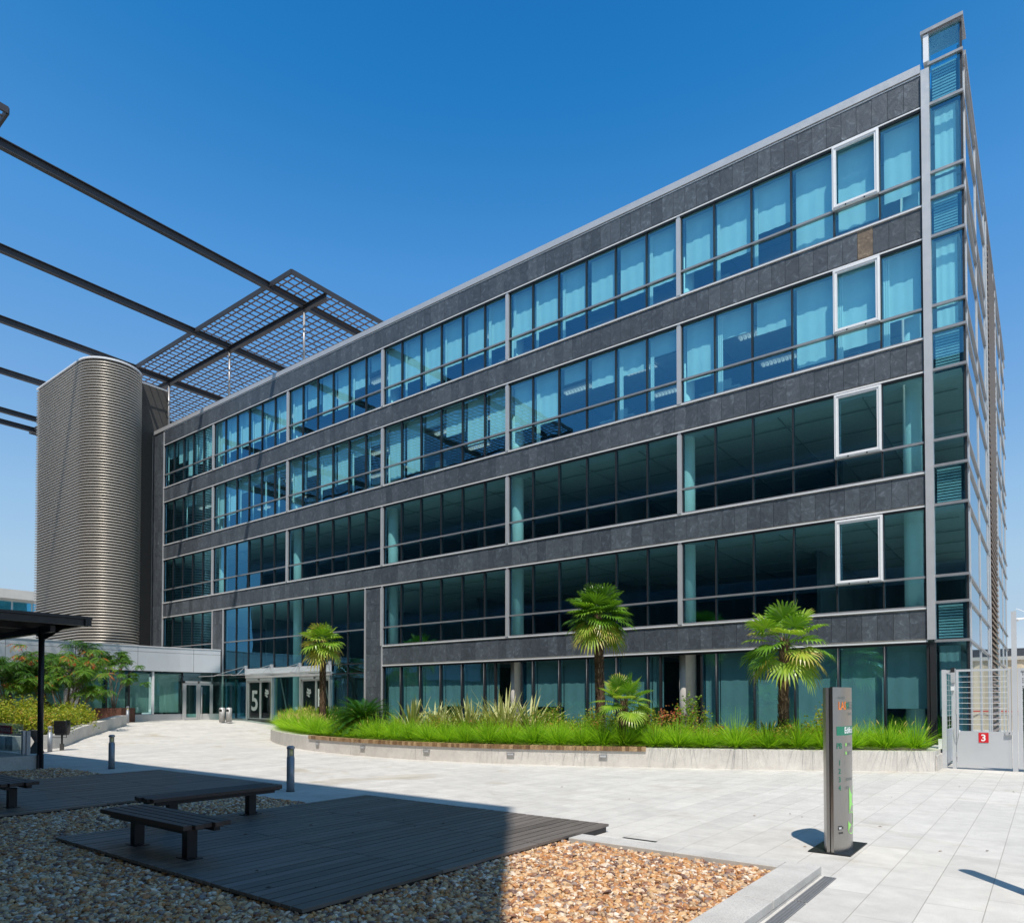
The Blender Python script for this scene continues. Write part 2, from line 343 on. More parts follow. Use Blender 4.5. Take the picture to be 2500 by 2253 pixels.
B(BAY[3], X0, -.055, .03, H[0]-.09, H[0]-.023).build('shadow_gap', 'darkframe', OB)
# parapet cornice
B(XE-.02, X0-.02, -.09, .55, 18.70, 18.93).build('cornice', 'silver', OB)
B(XL, X0-.02, -.06, -.002, 18.645, 18.675).build('cornice_line', 'whitealu', OB)
B(XE+.1, XC-.15, .56, YF, 18.3, 18.62).build('roof', 'plaster', OB)
for x in (XL-.02, -36.02+.06, -34.81, -22.73, -21.58):
    zt = 18.6 if x == XL-.02 else H[1]-.03
    B(x-.035, x+.035, -.09, .02, 0 if x > -30 else .57, zt).build('silver_upright', 'silver', OB)

def curtain(x0, x1, zt, zb, parent, y=.26, m='curtain'):
    mb = MB(); n = 14; rows = [[], []]
    ph = U(0, 6)
    for i in range(n+1):
        x = x0+(x1-x0)*i/n; w = .011*math.sin(i*1.25+ph)+.005*math.sin(i*2.9+ph)
        rows[0].append((x, y+w*.35, zt)); rows[1].append((x, y+w, zb))
    mb.strip(rows); return mb.build('curtain', m, parent, True)
# fraction of each panel covered by its curtain, left to right in every bay, floors 4 and 3
CURT = {4: {0: [.70, .72, .55, .93, .90, .78], 1: [.70, .70, .70, .70, .71, .70], 2: [.70, .70, .88, .7, .70, .70], 3: [.70, .45, .70, .7, .45, .25], 4: [.70, .70, .70, .70, .70, .70], 5: [.3, .5, .9, .7, .6]},
        3: {0: [.70, .30, .38, .92, .86, .70], 1: [.70, .70, .22, .40, .36, .24], 2: [.92, .90, .2, .45, .70, .70], 3: [.72, .4, .74, .72, .3, .2], 4: [.72, .7, .3, .2, .1, .1], 5: [.0, .0, .2, .0, .0]}}
def window_bay(k, b):
    xr, xl = BAY[b], BAY[b+1]; zt = H[k]-.07; zb = SL[k]+.07; n = 5 if b == 5 else 6
    if b: xr -= .07
    if b < 5: xl += .07
    else: xl += .03
    if b == 0: xr -= .03
    xs = [BAY[b+1]+i*((BAY[b] if b else 0)-BAY[b+1])/n for i in range(n+1)]; xs[0] = xl; xs[-1] = xr
    w = MB(); f = MB(); d = MB()
    for i in range(n):
        for z0, z1 in ((zb, T[k]-.03), (T[k]+.03, zt)):
            t1, t2 = U(-.006, .006), U(-.006, .006)
            w.face([(xs[i]+.015, .02+t1, z0), (xs[i+1]-.015, .02+t2, z0), (xs[i+1]-.015, .02+t2, z1), (xs[i]+.015, .02+t1, z1)])
    win = w.build('window', 'glass', OB)
    for x in xs[1:-1]: MB().box(x-.022, x+.022, -.035, .12, zb, T[k]-.031).box(x-.022, x+.022, -.035, .12, T[k]+.031, zt).box(x-.022, x+.022, .061, .12, T[k]-.031, T[k]+.031).build('mullion', 'darkframe', win)
    for x in (xs[0]+.012, xs[-1]-.012): B(x-.018, x+.018, -.02, .12, zb, zt).build('jamb', 'darkframe', win)
    B(xl, xr, -.06, .06, T[k]-.03, T[k]+.03).build('transom', 'midframe', win)
    for i in range(n):
        fr = CURT.get(k, {}).get(b, [0]*6)[i]
        if fr > .05: curtain(xs[i]+.07, xs[i+1]-.07, zt+.03, zt-(zt-zb)*fr, win)
        if fr > .05 and random.random() < .6 and fr < .9: curtain(xs[i]+.03, xs[i]+U(.12, .2), zt, zb, win, .2)
for k in (4, 3, 2, 1):
    for b in range(6):
        if k == 1 and b in (3, 4): continue
        window_bay(k, b)
        if 0 < b < 6 and not (k == 1 and b in (3, 4, 5)):
            x = BAY[b]; B(x-.07, x+.07, -.10, .04, SL[k]+.02, H[k]-.10).build('bay_mullion', 'silver', OB)
            B(x-.05, x+.05, -.09, .04, H[k]-.098, H[k]-.018).build('mullion_bracket', 'midframe', OB)
B(-21.67, -21.53, -.101, -.003, SL[1]+.02, H[1]-.1).build('bay_mullion', 'silver', OB)
# white opening windows, one on every floor
for k in (4, 3, 2, 1):
    x0, x1, z0, z1 = -2.42, -1.20, T[k]-.005, H[k]-.06
    f = MB(); a = .11
    f.box(x0, x1, -.14, -.062, z1-a, z1).box(x0, x1, -.14, -.062, z0, z0+a).box(x0, x0+a, -.14, -.062, z0+a, z1-a).box(x1-a, x1, -.14, -.062, z0+a, z1-a)
    f.box(x0+.035, x1-.035, -.158, -.141, z1-.062, z1-.035).box(x0+.035, x1-.035, -.158, -.141, z0+.035, z0+.062).box(x0+.035, x0+.062, -.158, -.141, z0+.062, z1-.062).box(x1-.062, x1-.035, -.158, -.141, z0+.062, z1-.062)
    o = f.build('casement_frame', 'whitealu', OB, label='white framed opening window'); B(x0+.35, x0+.38, -.165, -.141, z0-.012, z0+.03).box(x1-.38, x1-.35, -.165, -.141, z0-.012, z0+.03).build('hinge', 'darkframe', o)

# interiors: floors, ceilings, columns, back walls
for k, zt in ((3, SL[4]), (2, SL[3]), (1, SL[2]), (0, SL[1])):
    zb = H[k]+.04 if k else 3.3
    x1 = XC-.12
    xl = XE+.2 if k else -22.6
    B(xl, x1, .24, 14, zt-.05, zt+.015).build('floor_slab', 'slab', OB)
    if k == 1 or k == 0: pass
    B(xl, x1, .24, 14, zb-.04, zb+.02).build('ceiling', 'ceiling', OB)
B(XE+.2, XC-.12, .24, 14, H[4]+.02, H[4]+.08).build('ceiling', 'ceiling', OB)
for k in (4, 3, 2, 1):
    m = MB(); zc = H[k]-.045 if k > 1 or True else 0
    for y in (1.5, 3.3, 5.1, 6.9, 8.7): m.box(XE+.4 if k > 1 else -22.5, XC-.3, y, y+.045, zc-.02, zc)
    x = -1.8
    while x > (XE+1 if k > 1 else -22): m.box(x, x+.035, .5, 9, zc-.04, zc-.021); x -= 2.4
    m.build('ceiling_grid', 'blind', OB)
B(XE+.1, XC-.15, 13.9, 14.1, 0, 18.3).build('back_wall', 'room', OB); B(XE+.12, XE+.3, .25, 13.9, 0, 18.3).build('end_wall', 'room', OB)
for k in (4, 3, 2, 1):
    z0 = SL[k]; z1 = H[k]
    for j in range(5):
        x = -3.5-U(0, 2)-j*8; B(x-.06, x+.06, U(4, 6), 13.8, z0+.02, z1-.02).build('partition', 'room', OB)
for i, x in enumerate((-.55, -7.2, -14.4, -21.6, -28.8, -36.0)):
    lo = 0 if x > -24 else .6
    MB().tube([(x, .63, lo), (x, .63, 18.2)], .235, 28).build('column', 'column', OB, True)
for k in (4, 3, 2, 1):
    for b in range(6):
        for x in ((BAY[b]+BAY[b+1])/2-1.6, (BAY[b]+BAY[b+1])/2+1.2):
            if k < 3: continue
            for y in (2.0, 4.4, 6.8):
                if random.random() < .35: continue
                m = MB()
                for q in range(9): m.box(x-.62+q*.14, x-.53+q*.14, y-.10, y-.02, H[k]-.10, H[k]-.025).box(x-.62+q*.14, x-.53+q*.14, y+.02, y+.10, H[k]-.10, H[k]-.025)
                m.build('ceiling_light', 'lamp', OB)
# a few office things seen through the glass: desks and cabinets along the floors
for k in (4, 3):
    for j in range(9):
        x = -2-j*4.4+U(-.8, .8); B(x-.7, x+.7, 1.2, 1.9, SL[k]+.70, SL[k]+.74).box(x-.66, x-.62, 1.25, 1.85, SL[k]+.02, SL[k]+.70).box(x+.62, x+.66, 1.25, 1.85, SL[k]+.02, SL[k]+.70).box(x-.3, x+.3, 1.5, 1.56, SL[k]+.80, SL[k]+1.15).build('desk', 'ceiling', OB)

# ground floor glazing east of the slate pier, with two column niches
niche = [(-15.05, -13.75), (-7.95, -6.50)]
def gf_glass(x0, x1):
    n = 0; w = MB(); f = MB(); zt, zb = H[0]-.09, .12
    xs = [x0]+[x for x in [-i*1.2 for i in range(0, 19)][::-1] if x0+.15 < x < x1-.15]+[x1]
    for a, b in zip(xs[:-1], xs[1:]): w.face([(a+.012, .03, zb), (b-.012, .03, zb), (b-.012, .03, zt), (a+.012, .03, zt)])
    win = w.build('window', 'glass', OB, label='tall ground floor window behind the planting')
    for x in xs: MB().box(x-.03, x+.03, -.03, .10, 0, zt).build('mullion', 'darkframe', win)
    f.box(x0, x1, -.02, .09, 0, .119); f.build('sill', 'darkframe', win)
    for x in xs[1:-1]: MB().tube([(x, -.06, .1), (x, -.06, zt)], .022, 8).build('rod', 'darkframe', win, True)
    for a, b in zip(xs[:-1], xs[1:]):
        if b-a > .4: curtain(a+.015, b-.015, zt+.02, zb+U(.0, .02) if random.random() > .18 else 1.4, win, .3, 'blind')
gf_glass(BAY[3]+.08, niche[0][0]); gf_glass(niche[0][1], niche[1][0]); gf_glass(niche[1][1], X0)
for a, b in niche:
    m = B(a, b, 1.5, 1.56, 0, 3.2); m.box(a, b, .04, 1.5, 3.16, 3.2); m.build('niche_wall', 'darkbld', OB)
    g = MB(); g.face([(a, .06, .1), (a, 1.5, .1), (a, 1.5, 3.1), (a, .06, 3.1)]); g.face([(b, .06, .1), (b, 1.5, .1), (b, 1.5, 3.1), (b, .06, 3.1)]); g.build('niche_glass', 'glass', OB)
    MB().tube([((a+b)/2-.07, .62, 0), ((a+b)/2-.07, .62, 3.2)], .235, 24).build('concrete_column', 'concrete_wall', OB, True)
B(-22.6, XC-.1, 5.9, 6.0, 0, 3.25).build('ground_floor_back_wall', 'room', OB)
B(-21.6, XC-.1, .2, 5.9, -.02, .03).build('ground_floor_slab', 'slab', OB)

# double-height entrance glazing
ex = [-34.77, -33.56, -32.36, -31.17, -29.97, -28.77, -27.55, -26.35, -25.2, -24.02, -22.76]
w = MB(); f = MB()
for i in range(10):
    a, b = ex[i]+.012, ex[i+1]-.012
    segs = [(3.40, T[1]-.03), (T[1]+.03, H[1]-.08)]
    if i < 2 or i > 7 or i in (4, 5): segs.append((.66, 2.90))
    if i < 2 or i > 7: segs.append((2.96, 3.34))
    for z0, z1 in segs: w.face([(a, .02, z0), (b, .02, z0), (b, .02, z1), (a, .02, z1)])
eg = w.build('entrance_window', 'glass', OB)
for i, x in enumerate(ex): B(x-.022, x+.022, -.03, .1, 3.40 if 1 < i < 9 else .57, H[1]-.07).build('mullion', 'darkframe', eg)
B(ex[0], ex[-1], -.05, .05, T[1]-.03, T[1]+.03).build('transom', 'midframe', eg)
B(ex[0], ex[-1], -.04, .05, 3.34, 3.395).build('transom', 'darkframe', eg); B(ex[0], ex[2], -.04, .06, 2.90, 2.955).box(ex[8], ex[-1], -.04, .06, 2.90, 2.955).build('transom', 'darkframe', eg)
B(ex[0], ex[-1], -.05, .07, .57, .655).build('sill', 'midframe', eg)
B(-35, -22.6, .24, 9, .55, .58).build('lobby_floor', 'plaster', OB); B(-35, -22.6, 8.9, 9.0, .5, H[1]).build('lobby_wall', 'room', OB)
B(-33.9, -32.5, 2.4, 2.5, .58, 3.1).build('ochre_panel', 'ochre', OB)
for x in (-31.2, -27.4): MB().tube([(x+.4, 1.5, .6), (x-.5, 1.5, 3.3)], .04, 8).build('brace', 'column', OB, True)
# door portal
P = thing('x', '', '') if False else None
B(ex[2]-.05, ex[8]+.05, -.17, -.052, 3.0, 3.36).build('door_fascia', 'fascia', OB)
B(ex[2]-.05, ex[8]+.05, -.15, .2, 2.86, 2.995).build('door_header', 'silver', OB)
def sliding(x0, xm, x1):
    f = MB()
    for x in (x0+.04, x1-.04): f.box(x-.045, x+.045, -.12, .08, .58, 2.858)
    f.box(x0+.09, x1-.09, -.12, .08, 2.70, 2.858)
    d = f.build('sliding_door', 'silver', OB)
    for a, b in ((x0+.10, xm-.005), (xm+.005, x1-.10)):
        l = MB(); l.box(a, a+.06, -.05, 0, .6, 2.69).box(b-.06, b, -.05, 0, .6, 2.69).box(a+.06, b-.06, -.05, 0, 2.62, 2.69).box(a+.06, b-.06, -.05, 0, .6, .70)
        lf = l.build('door_leaf', 'silver', d); g = MB(); g.face([(a+.06, -.025, .7), (b-.06, -.025, .7), (b-.06, -.025, 2.62), (a+.06, -.025, 2.62)]); g.build('door_pane', 'clear', lf)
    B(xm-.06, xm+.06, -.17, -.121, 2.74, 2.79).build('door_sensor', 'darkframe', d)
    return d
d1 = sliding(ex[2], -31.13, -29.97); d2 = sliding(ex[5]+1.16, -26.37, -25.22)
B(-32.45, -24.8, 1.9, 2.0, .58, 3.0).build('vestibule_dark_sheet', 'darkbld', OB); B(-32.45, -24.8, .2, 1.9, .581, .60).box(-32.45, -24.8, .2, 1.9, 2.9, 2.95).build('vestibule_floor', 'slab', OB)  # dark sheet added behind the doors to darken the view inside
text('5', 1.52, 'door_number', 'frost', d1, lambda x, y: (-32.02+x, -.035, 1.13+y), font_scale_x=.92, bold=.028)
def emblem(cx, cz, par):
    m = MB()
    for k, (dx, dz, r, a) in enumerate(((-.06, .16, .10, .6), (.07, .13, .09, -.6), (-.09, .02, .10, 1.2), (.10, 0, .10, -1.1), (-.03, -.12, .08, .3), (.05, -.16, .06, -.3), (0, .02, .05, 0), (-.13, -.10, .05, .8), (.14, .11, .05, .5))):
        pts = []
        for q in range(10):
            t = q*math.tau/10; px, pz = r*math.cos(t)*.55, r*math.sin(t)
            pts.append((cx+dx+px*math.cos(a)-pz*math.sin(a), -.036-k*.0006, cz+dz+px*math.sin(a)+pz*math.cos(a)))
        m.face(pts)
    m.build('door_emblem', 'frost', par)
emblem(-30.55, 2.02, d1); emblem(-26.95, 2.02, d2)
B(-26.22, -25.90, -.04, -.031, 1.35, 2.22).build('door_notice', 'white', d2)

# the glass corner with its louvres
CL = [19.70, 18.86, H[4], T[4], SL[4]+.14, H[3], T[3], SL[3]+.14, H[2], T[2], SL[2]+.14, H[1], T[1], SL[1]+.14, H[0], .1]
louv = {(18.86, H[4]), (SL[4]+.14, H[3]), (SL[3]+.14, H[2]), (SL[2]+.14, H[1]), (SL[1]+.14, H[0])}
w = MB(); sideg = MB(); tr = MB(); str_ = MB()
sy = [0.04, .6, 4.1, 7.8, 9.0, 13.0, 14.5, 18.0, 21.3, YF]
for a, b in zip(CL[:-1], CL[1:]):
    w.face([(.045, .0, b+.03), (XC-.03, .0, b+.03), (XC-.03, .0, a-.03), (.045, .0, a-.03)])
    for i in range(9):
        if i == 4: continue
        dz = 0 if (i % 2 == 0 or b == .1) else .0
        sideg.face([(XC, sy[i]+.02, b+.03), (XC, sy[i+1]-.02, b+.03), (XC, sy[i+1]-.02, a-.03), (XC, sy[i]+.02, a-.03)])
cw = w.build('corner_window', 'glass', OB); sg = sideg.build('side_window', 'side_glass', OB, label='mirror-like glass of the narrow end wall')
for z in CL[:-1]:
    tr.box(.0, XC+.045, -.07, .01, z-.035, z+.035)
    if z > 19: continue
    tr.box(XC-.005, XC+.045, .011, 7.85, z-.03, z+.03); tr.box(XC-.005, XC+.045, 14.4, YF, z-.03, z+.03)
tr.build('corner_transom', 'midframe', OB)
up = MB()
for y in sy[1:-1]: up.box(XC-.005, XC+.03, y-.025, y+.025, .05, 19.2)
up.build('side_upright', 'silver', sg)
B(XC-.06, XC+.02, .012, .07, 0, 19.65).build('corner_post', 'darkframe', OB)
B(X0, .035, -.13, .10, 3.25, 18.72).build('corner_mast', 'silver', OB); B(X0+.05, .035, -.06, .10, 0, 3.18).build('mast_base', 'darkframe', OB)
B(X0+.06, .03, -.08, .4, 18.94, 19.68).build('mast_top', 'whitealu', OB)
B(X0, XC+.06, -.12, .75, 19.705, 19.80).build('corner_cap', 'midframe', OB)
m = MB(); m.face([(X0, .6, 18.6), (XC-.01, .6, 18.6), (XC-.01, .6, 19.7), (X0, .6, 19.7)]); m.face([(X0+.01, 0, 18.95), (X0+.01, .6, 18.95), (X0+.01, .6, 19.7), (X0+.01, 0, 19.7)]); m.build('corner_back_glass', 'glass', OB)
for a, b in louv:
    m = MB(); n = 12
    for i in range(n):
        z = b+.10+(a-b-.2)*i/(n-1); m.box(.09, XC-.13, .09, .17, z-.02, z+.025)
    m.build('louvre', 'louvre', cw); B(.06, XC-.06, .2, .24, b, a).build('louvre_backing', 'darkbld', cw)
for k in (4, 3): curtain(.12, XC-.16, H[k]-.06, T[k]+.03, cw, .22); curtain(.12, XC-.16, T[k]-.04, SL[k]+.3, cw, .24)
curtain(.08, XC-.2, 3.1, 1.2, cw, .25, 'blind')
m = MB(); z = .3
while z < 18.4: m.obox((XC+.02, 9.1, z), (XC+.02, 12.95, z), .10, .05, up=(.7, 0, 1)); z += .215
m.build('side_louvre', 'brownlouvre', OB); B(XC-.1, XC-.04, 9, 13, 0, 18.6).build('side_louvre_backing', 'darkbld', OB)
m = MB(); m.face([(XC, 0, 18.95), (XC, YF, 18.6), (XC, YF, 19.35), (XC, 0, 19.70)]); 
B(XC-.03, XC+.05, .76, YF+.05, 19.3, 19.42).build('side_coping', 'midframe', OB)
B(XC-.12, XC-.02, .3, YF-.05, 18.3, 19.29).build('side_parapet', 'darkbld', OB)
B(XE, XC-.02, YF, YF+.1, 0, 19.3).build('rear_wall', 'plaster', OB)
B(XC-.3, XC-.28, .3, YF-.1, 0, 3.0).build('side_inner_screen', 'room', OB)

# ---------------------------------------------------------------- ribbed stair tower
TW = thing('stair_tower', 'round-ended stair tower clad in horizontal stainless ribs, left of the offices', 'tower', (-46, -1, 0))
cx, cy, rr = -43.3, -2.70, 1.71
out = [(-49.80, .9), (-49.80, -4.41)]
for i in range(25):
    a = -math.pi/2+math.pi*i/24; out.append((cx+rr*math.cos(a), cy+rr*math.sin(a)))
out.append((cx, .9))
inn = [(x if x > -49 else x+.07, y) for x, y in out]
def offs(k):
    o = [(-49.80-k, .9), (-49.80-k, -4.41-k)]
    for i in range(25):
        a = -math.pi/2+math.pi*i/24; o.append((cx+(rr+k)*math.cos(a), cy+(rr+k)*math.sin(a)))
    return o
MB().prism(offs(-.07)+[(cx, .9)], 3.5, 21.9).build('tower_core', 'ribback', TW)
prof = [(-.07, -.040), (.015, -.038), (.040, -.024), (.052, 0), (.040, .024), (.015, .038), (-.07, .040)]
ribs = MB(); z = 3.9
while z < 21.85:
    rows = [[(x, y, z+dz) for x, y in offs(d)] for d, dz in prof]
    ribs.strip(rows); z += .168
ribs.build('rib_cladding', 'ribs', TW, True)
MB().prism(offs(.05)+[(cx, .9)], 21.9, 22.0).build('tower_rim', 'whitealu', TW)
m = MB(); z = 3.9
la, lb_ = (-44.9, -1.95), (-43.30, -.02)
MB().obox((la[0]-.03, la[1]+.12, 11.15), (lb_[0]-.03, lb_[1]+.12, 11.15), .12, 15.3).build('link_core', 'midframe', TW)
while z < 18.9: m.obox((la[0], la[1], z), (lb_[0], lb_[1], z), .07, .085); z += .135
m.build('link_ribs', 'linkrib', TW)
B(lb_[0]-.02, lb_[0]+.06, lb_[1]-.04, lb_[1]+.05, 3.9, 18.8).build('link_edge', 'midframe', TW)

# ---------------------------------------------------------------- entrance wing (low building on the left)
WG = thing('entrance_wing', 'low glazed wing under a curved grey aluminium fascia, left of the main entrance', 'building', (-38, -8, 0))
ctrl = [(-34.95, -.12), (-35.45, -2.2), (-35.55, -4.5), (-35.45, -7.5), (-35.2, -10.5), (-34.8, -13.5), (-34.1, -16.5), (-33.0, -20.5)]
cv = []
for i in range(len(ctrl)-1):
    for j in range(4):
        t = j/4; p0 = ctrl[max(i-1, 0)]; p1 = ctrl[i]; p2 = ctrl[i+1]; p3 = ctrl[min(i+2, len(ctrl)-1)]
        cv.append(tuple(.5*((2*p1[q])+(-p0[q]+p2[q])*t+(2*p0[q]-5*p1[q]+4*p2[q]-p3[q])*t*t+(-p0[q]+3*p1[q]-3*p2[q]+p3[q])*t**3) for q in (0, 1)))
cv.append(ctrl[-1])
def wingx(y):
    for a, b in zip(cv[:-1], cv[1:]):
        if b[1] <= y <= a[1]: t = (y-a[1])/(b[1]-a[1]); return a[0]+(b[0]-a[0])*t
    return cv[-1][0]
def sheet(x_off, z0, z1, ys=None):
    pts = cv if ys is None else [(wingx(y), y) for y in ys]
    return MB().strip([[(x+x_off, y, z0) for x, y in pts], [(x+x_off, y, z1) for x, y in pts]])
MB().prism([(x, y) for x, y in cv]+[(x-.25, y) for x, y in cv[::-1]], 3.22, 4.22).build('fascia', 'fascia', WG)
MB().prism([(x, y) for x, y in cv]+[(x-.25, y) for x, y in cv[::-1]], 4.235, 4.50).build('upper_fascia', 'fascia', WG)
MB().prism([(x+.03, y) for x, y in cv]+[(x-.3, y) for x, y in cv[::-1]], 4.502, 4.54).build('roof_edge', 'whitealu', WG)
jt = MB()
for y in (-1.5, -4.4, -7.4, -10.4, -13.4): jt.box(wingx(y)-.01, wingx(y)+.004, y-.006, y+.006, 3.23, 4.49)
jt.build('fascia_joint', 'darkframe', WG)
MB().prism([(x-.2, y) for x, y in cv]+[(-62, -20.5), (-62, -.3)], 4.1, 4.4).build('roof', 'plaster', WG)
MB().prism([(x-.35, y) for x, y in cv]+[(-50, -20.5), (-50, -.3)], 3.15, 3.19).build('ceiling', 'darkbld', WG)
B(-44, -43.9, -20.5, -.3, .5, 3.2).build('back_wall', 'room', WG); B(-44, -35.4, -20.5, -.3, .52, .56).build('floor', 'slab', WG)
ysw = [-2.0, -3.548, -4.755, -5.886, -7.3, -8.7, -10.1, -11.5, -12.9, -14.3, -15.7, -17.1, -18.5, -19.9]
w = sheet(-.18, .92, 3.18, ysw); g1 = w.build('window', 'wing_glass', WG)
m = MB(); m.face([(wingx(-.1)-.18, -.1, .92), (wingx(-.42)-.18, -.42, .92), (wingx(-.42)-.18, -.42, 3.18), (wingx(-.1)-.18, -.1, 3.18)])
m.face([(wingx(-.42)-.18, -.42, 2.72), (wingx(-2.0)-.18, -2.0, 2.72), (wingx(-2.0)-.18, -2.0, 3.18), (wingx(-.42)-.18, -.42, 3.18)]); m.build('door_side_glass', 'wing_glass', WG)
f = MB()
for y in ysw:
    if y != -3.548: B(wingx(y)-.22, wingx(y)-.12, y-.035, y+.035, .92, 3.19).build('mullion', 'darkframe', g1)
B(wingx(-3.548)-.2, wingx(-3.548)-.08, -3.60, -3.50, .92, 3.19).build('white_mullion', 'whitealu', g1)
for a, b in zip(ysw[:-1], ysw[1:]):
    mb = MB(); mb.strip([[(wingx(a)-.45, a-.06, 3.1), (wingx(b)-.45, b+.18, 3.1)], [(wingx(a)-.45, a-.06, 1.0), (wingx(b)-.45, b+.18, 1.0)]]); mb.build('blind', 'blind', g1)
sheet(-.10, .50, .915).build('plinth', 'silver', WG)
dx = wingx(-1.2)-.06
f = MB()
for y in (-2.02, -1.20, -.40): f.box(dx-.1, dx, y-.05, y+.05, .57, 2.72)
f.box(dx-.1, dx, -2.07, -.35, 2.60, 2.72); dr = f.build('double_door', 'silver', WG)
for a, b in ((-1.96, -1.26), (-1.14, -.46)):
    l = MB(); l.box(dx-.06, dx-.01, a, a+.06, .6, 2.59).box(dx-.06, dx-.01, b-.06, b, .6, 2.59).box(dx-.06, dx-.01, a+.06, b-.06, 2.51, 2.59).box(dx-.06, dx-.01, a+.06, b-.06, .6, .72)
    lf = l.build('door_leaf', 'silver', dr); g = MB(); g.face([(dx-.035, a+.06, .72), (dx-.035, b-.06, .72), (dx-.035, b-.06, 2.51), (dx-.035, a+.06, 2.51)]); g.build('door_pane', 'wing_glass', lf)
MB().tube([(dx+.06, -1.05, .8), (dx+.06, -1.05, 2.4)], .02, 8).build('door_handle', 'whitealu', dr, True)
m = MB()
for i in range(8): m.box(-52, -49.95, -8.2, -8.16, 4.75+i*.16, 4.83+i*.16)
rs = tag(m.build('roof_screen', 'whitealu'), 'white slatted screen on the wing roof beside the stair tower', 'screen')

# ---------------------------------------------------------------- steel lattices and overhead beams
def lattice(name, label, x0, x1, y0, y1, yb, posts, zroof, front):
    L = thing(name, label, 'lattice roof', ((x0+x1)/2, (y0+y1)/2, 22.8))
    f = MB(); zt = 22.84
    for (a, b) in (((x0, y0), (x1, y0)), ((x1, y0), (x1, y1)), ((x1, y1), (x0, y1)), ((x0, y1), (x0, y0))): f.obox((*a, zt-.11), (*b, zt-.11), .09, .24)
    f.build('frame', 'beamsteel', L)
    m = MB(); x = x0+.45
    while x < x1-.2: m.box(x-.010, x+.026, y0+.05, y1-.05, zt-.11, zt-.05, random.random()); x += .46
    m.build('cross_slats', 'slat', L)
    m = MB(); y = y0+.46
    while y < y1-.2: m.box(x0+.05, x1-.05, y-.010, y+.026, zt-.049, zt+.01, random.random()); y += .46
    m.build('long_slats', 'slat', L)
    m = MB(); m.box(x0, x1, yb-.09, yb+.09, zt-.24, zt-.2).box(x0, x1, yb-.09, yb+.09, zt-.50, zt-.47).box(x0, x1, yb-.02, yb+.02, zt-.47, zt-.24)
    m.build('edge_beam', 'beamsteel', L)
    for px in posts: MB().tube([(px, yb, zroof), (px, yb, zt-.5)], .065, 12).build('post', 'midframe', L, True)
    for px in posts:
        MB().tube([(px, yb+.1, zt-.7), (px-1.6, yb+3.4, zroof)], .012, 5).build('brace_rod', 'darkframe', L)
lattice('roof_lattice', 'brown steel lattice on posts over the office roof beside the stair tower', -61, -26.95, -1.2, 8.2, .9, (-28.8, -36.0, -43.2, -50.4), 18.5, True)
lattice('opposite_roof_lattice', 'dark lattice corner poking in at the far upper left, facing the offices', -61, -26.95, -24.5, -13.05, -15.3, (), 18.5, False)
bl = ['highest of the overhead steel beams, running from the upper left edge to the lattice', 'second overhead steel beam from the top, crossing to the lattice middle', 'third overhead steel beam from the top, passing just behind the tower rim', 'fourth overhead steel beam, ending behind the flat top edge of the tower', 'fifth overhead steel beam, the upper of the close pair left of the tower', 'lowest overhead steel beam, the under one of the close pair left of the tower']
for i, x in enumerate((-28.8, -36.07, -43.25, -50.4, -57.5, -60.0)):
    m = MB(); y0, y1 = -24.2, 8.0; zt = 22.84; zb = 22.47
    m.box(x-.11, x+.11, y0, y1, zt-.035, zt-.002).box(x-.11, x+.11, y0, y1, zb, zb+.03).box(x-.015, x+.015, y0, y1, zb+.03, zt-.035)
    tag(m.build('overhead_beam', 'beamsteel'), bl[i], 'steel beam', 'steel beams spanning the plaza')

# ---------------------------------------------------------------- building opposite (casts the shade, seen in the windows)
OP = thing('opposite_building', 'twin office building across the plaza, seen only as a reflection in the windows', 'office building', (-30, -30, 0))
yo = -21.57; xo = 2.15; zr = 19.9
B(-66, xo, yo-14, yo-.01, 4.6, zr).build('block', 'darkbld', OP); B(-66, xo, yo-14, yo-5, -.1, 4.6).build('ground_storey', 'darkbld', OP)
for k, (zb, zt) in enumerate(((4.6, 5.4), (8.0, 9.0), (11.6, 12.6), (15.2, 16.2), (18.7, 19.85))):
    slabs(-66, xo-.01, zb, zt, y0=yo-.009, y1=yo+.04, w=1.2).build('slate_band', 'slate', OP)
m = MB()
for z0, z1 in ((5.45, 7.95), (9.05, 11.55), (12.65, 15.15), (16.25, 18.65)): 
    for i in range(56): m.face([(-65.9+i*1.2, yo+.004, z0), (-64.8+i*1.2, yo+.004, z0), (-64.8+i*1.2, yo+.004, z1), (-65.9+i*1.2, yo+.004, z1)])
m.build('window_row', 'darkpane', OP)

# ---------------------------------------------------------------- gravel bed, kerbs, decks, benches
rects = [(-1.95, .42, -25.5, -15.15), (-6.4, -1.9, -25.5, -18.45), (-8.7, -6.3, -25.5, -15.1), (-13.25, -8.6, -25.5, -18.45), (-16.0, -13.2, -25.5, -15.1)]
g = MB(); nx = 0
for x0, x1, y0, y1 in rects: g.face([(x0, y0, .025), (x1, y0, .025), (x1, y1, .025), (x0, y1, .025)])
soilm = simple('gravel_base', (.20, .13, .08), .95, var=.5, scale=30)
gb = g.build('gravel', soilm); gb['kind'] = 'stuff'
pm = bpy.data.materials.new('pebbles'); pm.use_nodes = True; t = pm.node_tree; b = t.nodes['Principled BSDF']
oi = t.nodes.new('ShaderNodeObjectInfo')
c = ramp(t, oi.outputs['Random'], [(0, (.62, .48, .31)), (.13, (.52, .30, .12)), (.24, (.66, .58, .47)), (.32, (.40, .20, .08)), (.44, (.46, .34, .21)), (.54, (.24, .13, .08)), (.64, (.58, .40, .21)), (.72, (.28, .23, .20)), (.81, (.46, .24, .10)), (.90, (.74, .69, .60)), (.94, (.16, .10, .08)), (1, (.55, .44, .30))])
for r_ in t.nodes:
    if r_.type == 'VALTORGB': r_.color_ramp.interpolation = 'CONSTANT'
